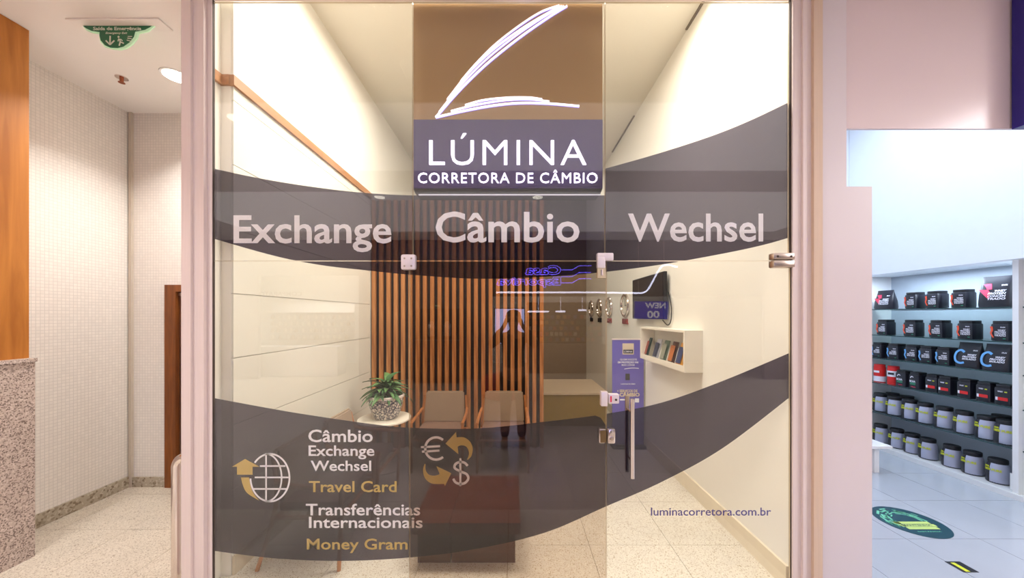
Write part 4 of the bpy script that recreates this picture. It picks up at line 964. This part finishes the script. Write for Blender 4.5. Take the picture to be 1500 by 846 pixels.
for i, (x0, x1, y) in enumerate(((773, 804, 456), (814, 828, 456), (847, 859, 454))):
    p, q = R(x0, y-1.2, -5.6), R(x1, y+1.2, -5.6); o = MB().box(p.x, q.x, -5.62, -5.57, q.z, p.z).tube([((p.x+q.x)/2, -5.6, p.z), ((p.x+q.x)/2, -5.6, MZ)], .004, 5).build('tube_light', M['tubew']); tag(o, ['longest', 'middle', 'shortest'][i]+' white tube light over the mirrored goods rack', 'light', 'tube lights over the goods rack')
for i, (x0, x1) in enumerate(((772, 806), (813, 830), (846, 861))):
    pass
# white jewellery-like shop at left
wsx0, wsx1 = -6.5, -4.1
ws = thing('white_display_unit', 'bright white display shelves mirrored over the left cream wall', 'shelving', (-5.3, -6.2, 0))
a, b = R(392, 458, -6.2), R(514, 540, -6.2)
MB().box(a.x, b.x, -6.5, -6.45, .3, a.z+.3).build('back_panel', M['white'], ws)
for k in range(5): MB().box(a.x, b.x, -6.45, -6.15, .95+k*.2-.015, .95+k*.2).build('shelf', mat('warm_shelf', (200, 180, 150), .4) if k == 0 else M['white'], ws)
MB().box(a.x-.3, b.x, -5.9, -5.4, 0, .80).build('counter', M['white'], ws)
wc = [mat('pale_goods_%d' % i, c, .3, .2) for i, c in enumerate(((250, 240, 220), (190, 160, 120), (235, 225, 215)))]
wn = ['ivory', 'tan', 'pale']
wp = [MB().lathe([(.05, 0), (.055, .05), (.03, .10), (.02, .13)], seg=10).build('display_vase', m_, smooth=True) for m_ in wc]; n = 0
for k in range(4):
    x = a.x+.08
    while x < b.x-.06:
        ci = n if n < 3 else random.randrange(3); o = wp[ci] if n < 3 else wp[ci].copy()
        if n >= 3: COL.objects.link(o)
        o.location = (x, -6.3, .9505+k*.2); tag(o, '%s ornament on the %s shelf of the white mirrored unit' % (wn[ci], sn5[k]), 'ornament', '%s ornaments on the %s white shelf' % (wn[ci], sn5[k])); n += 1; x += random.uniform(.14, .24)
# red pouf
pf2 = MB().lathe([(.40, 0), (.46, .06), (.47, .30), (.42, .42), (.30, .45), (.02, .455)], (-.2, -3.0, 0), 32).build('round_pouf', M['redpouf'], None, smooth=True); tag(pf2, 'round red pouf on the mall floor, mirrored above the right armchair', 'pouf')

# ------------------------------------------------------------------ the photographer, mirrored in the glass
def skin(name, verts, edges, radii, m, parent, sub=1):
    me = bpy.data.meshes.new(name); me.from_pydata(verts, edges, []); o = bpy.data.objects.new(name, me); COL.objects.link(o)
    md = o.modifiers.new('s', 'SKIN'); md.use_smooth_shade = True; md.branch_smoothing = .4
    for sv, r_ in zip(me.skin_vertices[0].data, radii): sv.radius = (r_, r_) if not isinstance(r_, tuple) else r_
    me.skin_vertices[0].data[0].use_root = True
    sb = o.modifiers.new('u', 'SUBSURF'); sb.levels = sub; sb.render_levels = sub
    m2 = bpy.data.meshes.new_from_object(o.evaluated_get(bpy.context.evaluated_depsgraph_get())); bpy.data.objects.remove(o); bpy.data.meshes.remove(me)
    m2.name = name; m2.materials.clear(); m2.materials.append(m); ob = bpy.data.objects.new(name, m2); COL.objects.link(ob); ob.parent = parent
    for p_ in m2.polygons: p_.use_smooth = True
    return ob
def person():
    t = thing('person', 'photographer in dark clothes holding a camera to the face, mirrored in the middle pane', 'person', (0, -.30, 0))
    # local coordinates, facing +y
    V = [(0, 0, .92), (0, 0, 1.08), (0, -.01, 1.25), (0, -.01, 1.40), (0, 0, 1.47), (0, .03, 1.54), (0, .035, 1.60), (0, .03, 1.67)]
    Rr = [(.15, .11), (.135, .10), (.15, .11), (.12, .08), .052, .068, .082, .062]
    E = [(i, i+1) for i in range(7)]
    def add(p, r_, par): V.append(p); Rr.append(r_); E.append((par, len(V)-1)); return len(V)-1
    for s in (-1, 1):
        h = add((s*.09, 0, .86), .085, 0); k = add((s*.10, .015, .50), .056, h); an = add((s*.11, -.01, .10), .038, k); add((s*.12, .10, .035), .034, add((s*.112, -.005, .05), .038, an))
        sh_ = add((s*.17, 0, 1.38), .055, 3); el = add((s*.30, .10, 1.26), .040, sh_); wr = add((s*.11, .20, 1.53), .026, el); pa = add((s*.085, .215, 1.59), .030, wr)
        for k_, (dx, dz, l) in enumerate(((.02, .035, .9), (.006, .05, 1), (-.008, .052, 1), (-.02, .045, .85))):
            f1 = add((s*(.075+dx), .235, 1.60+dz*.5), .009, pa); add((s*(.045+dx), .255, 1.60+dz*.75*l), .008, f1)
        add((s*.05, .20, 1.585), .009, add((s*.07, .20, 1.575), .011, pa))
    skin('body', V, E, Rr, M['skin'], t)
    # face: eyes, nose, ears
    mb = MB(); mb.lathe([(.001, -.02), (.012, -.015), (.010, 0), (.004, .02)], (0, .115, 1.60), 8); mb.lathe([(.004, -.025), (.014, 0), (.004, .025)], (-.083, .03, 1.60), 8); mb.lathe([(.004, -.025), (.014, 0), (.004, .025)], (.083, .03, 1.60), 8)
    mb.build('nose_and_ears', M['skin'], t, world=False, smooth=True)
    mb = MB(); mb.lathe([(.095, 1.60), (.100, 1.64), (.088, 1.69), (.05, 1.72), (.005, 1.73)], (0, .012, 0), 20); mb.build('hair', M['hair'], t, world=False, smooth=True)
    # clothes
    V2 = [(0, 0, .93), (0, 0, 1.08), (0, -.01, 1.25), (0, -.01, 1.39), (0, 0, 1.44)]; R2 = [(.165, .125), (.15, .115), (.165, .125), (.13, .095), .065]; E2 = [(0, 1), (1, 2), (2, 3), (3, 4)]
    for s in (-1, 1):
        V2 += [(s*.17, 0, 1.38), (s*.30, .10, 1.26), (s*.15, .18, 1.48)]; R2 += [.070, .055, .038]; k = len(V2); E2 += [(3, k-3), (k-3, k-2), (k-2, k-1)]
    skin('shirt', V2, E2, R2, M['cloth'], t)
    V3 = [(0, 0, .95)]; R3 = [(.165, .125)]; E3 = []
    for s in (-1, 1): V3 += [(s*.09, 0, .84), (s*.10, .012, .50), (s*.11, -.01, .09)]; R3 += [.10, .074, .062]; k = len(V3); E3 += [(0, k-3), (k-3, k-2), (k-2, k-1)]
    skin('trousers', V3, E3, R3, M['jeans'], t)
    for s in (-1, 1): MB().bbox(s*.115-.045, s*.115+.045, -.06, .19, 0, .075, .03).build('shoe', M['shoe'], t, world=False, smooth=True)
person()
cm = thing('camera_body', 'black camera held up by the photographer, mirrored in the middle pane', 'camera', (0, -.11, 1.62))
MB().bbox(-.068, .068, -.03, .03, -.045, .04, .01).bbox(-.025, .025, -.025, .02, .04, .065, .006).build('body', M['black'], cm, world=False)
o = MB().lathe([(.035, 0), (.037, .045), (.034, .05)], seg=20).build('lens', M['black'], cm, world=False, smooth=True); o.rotation_euler = (-PI/2, 0, 0); o.location = (0, .03, -.005)
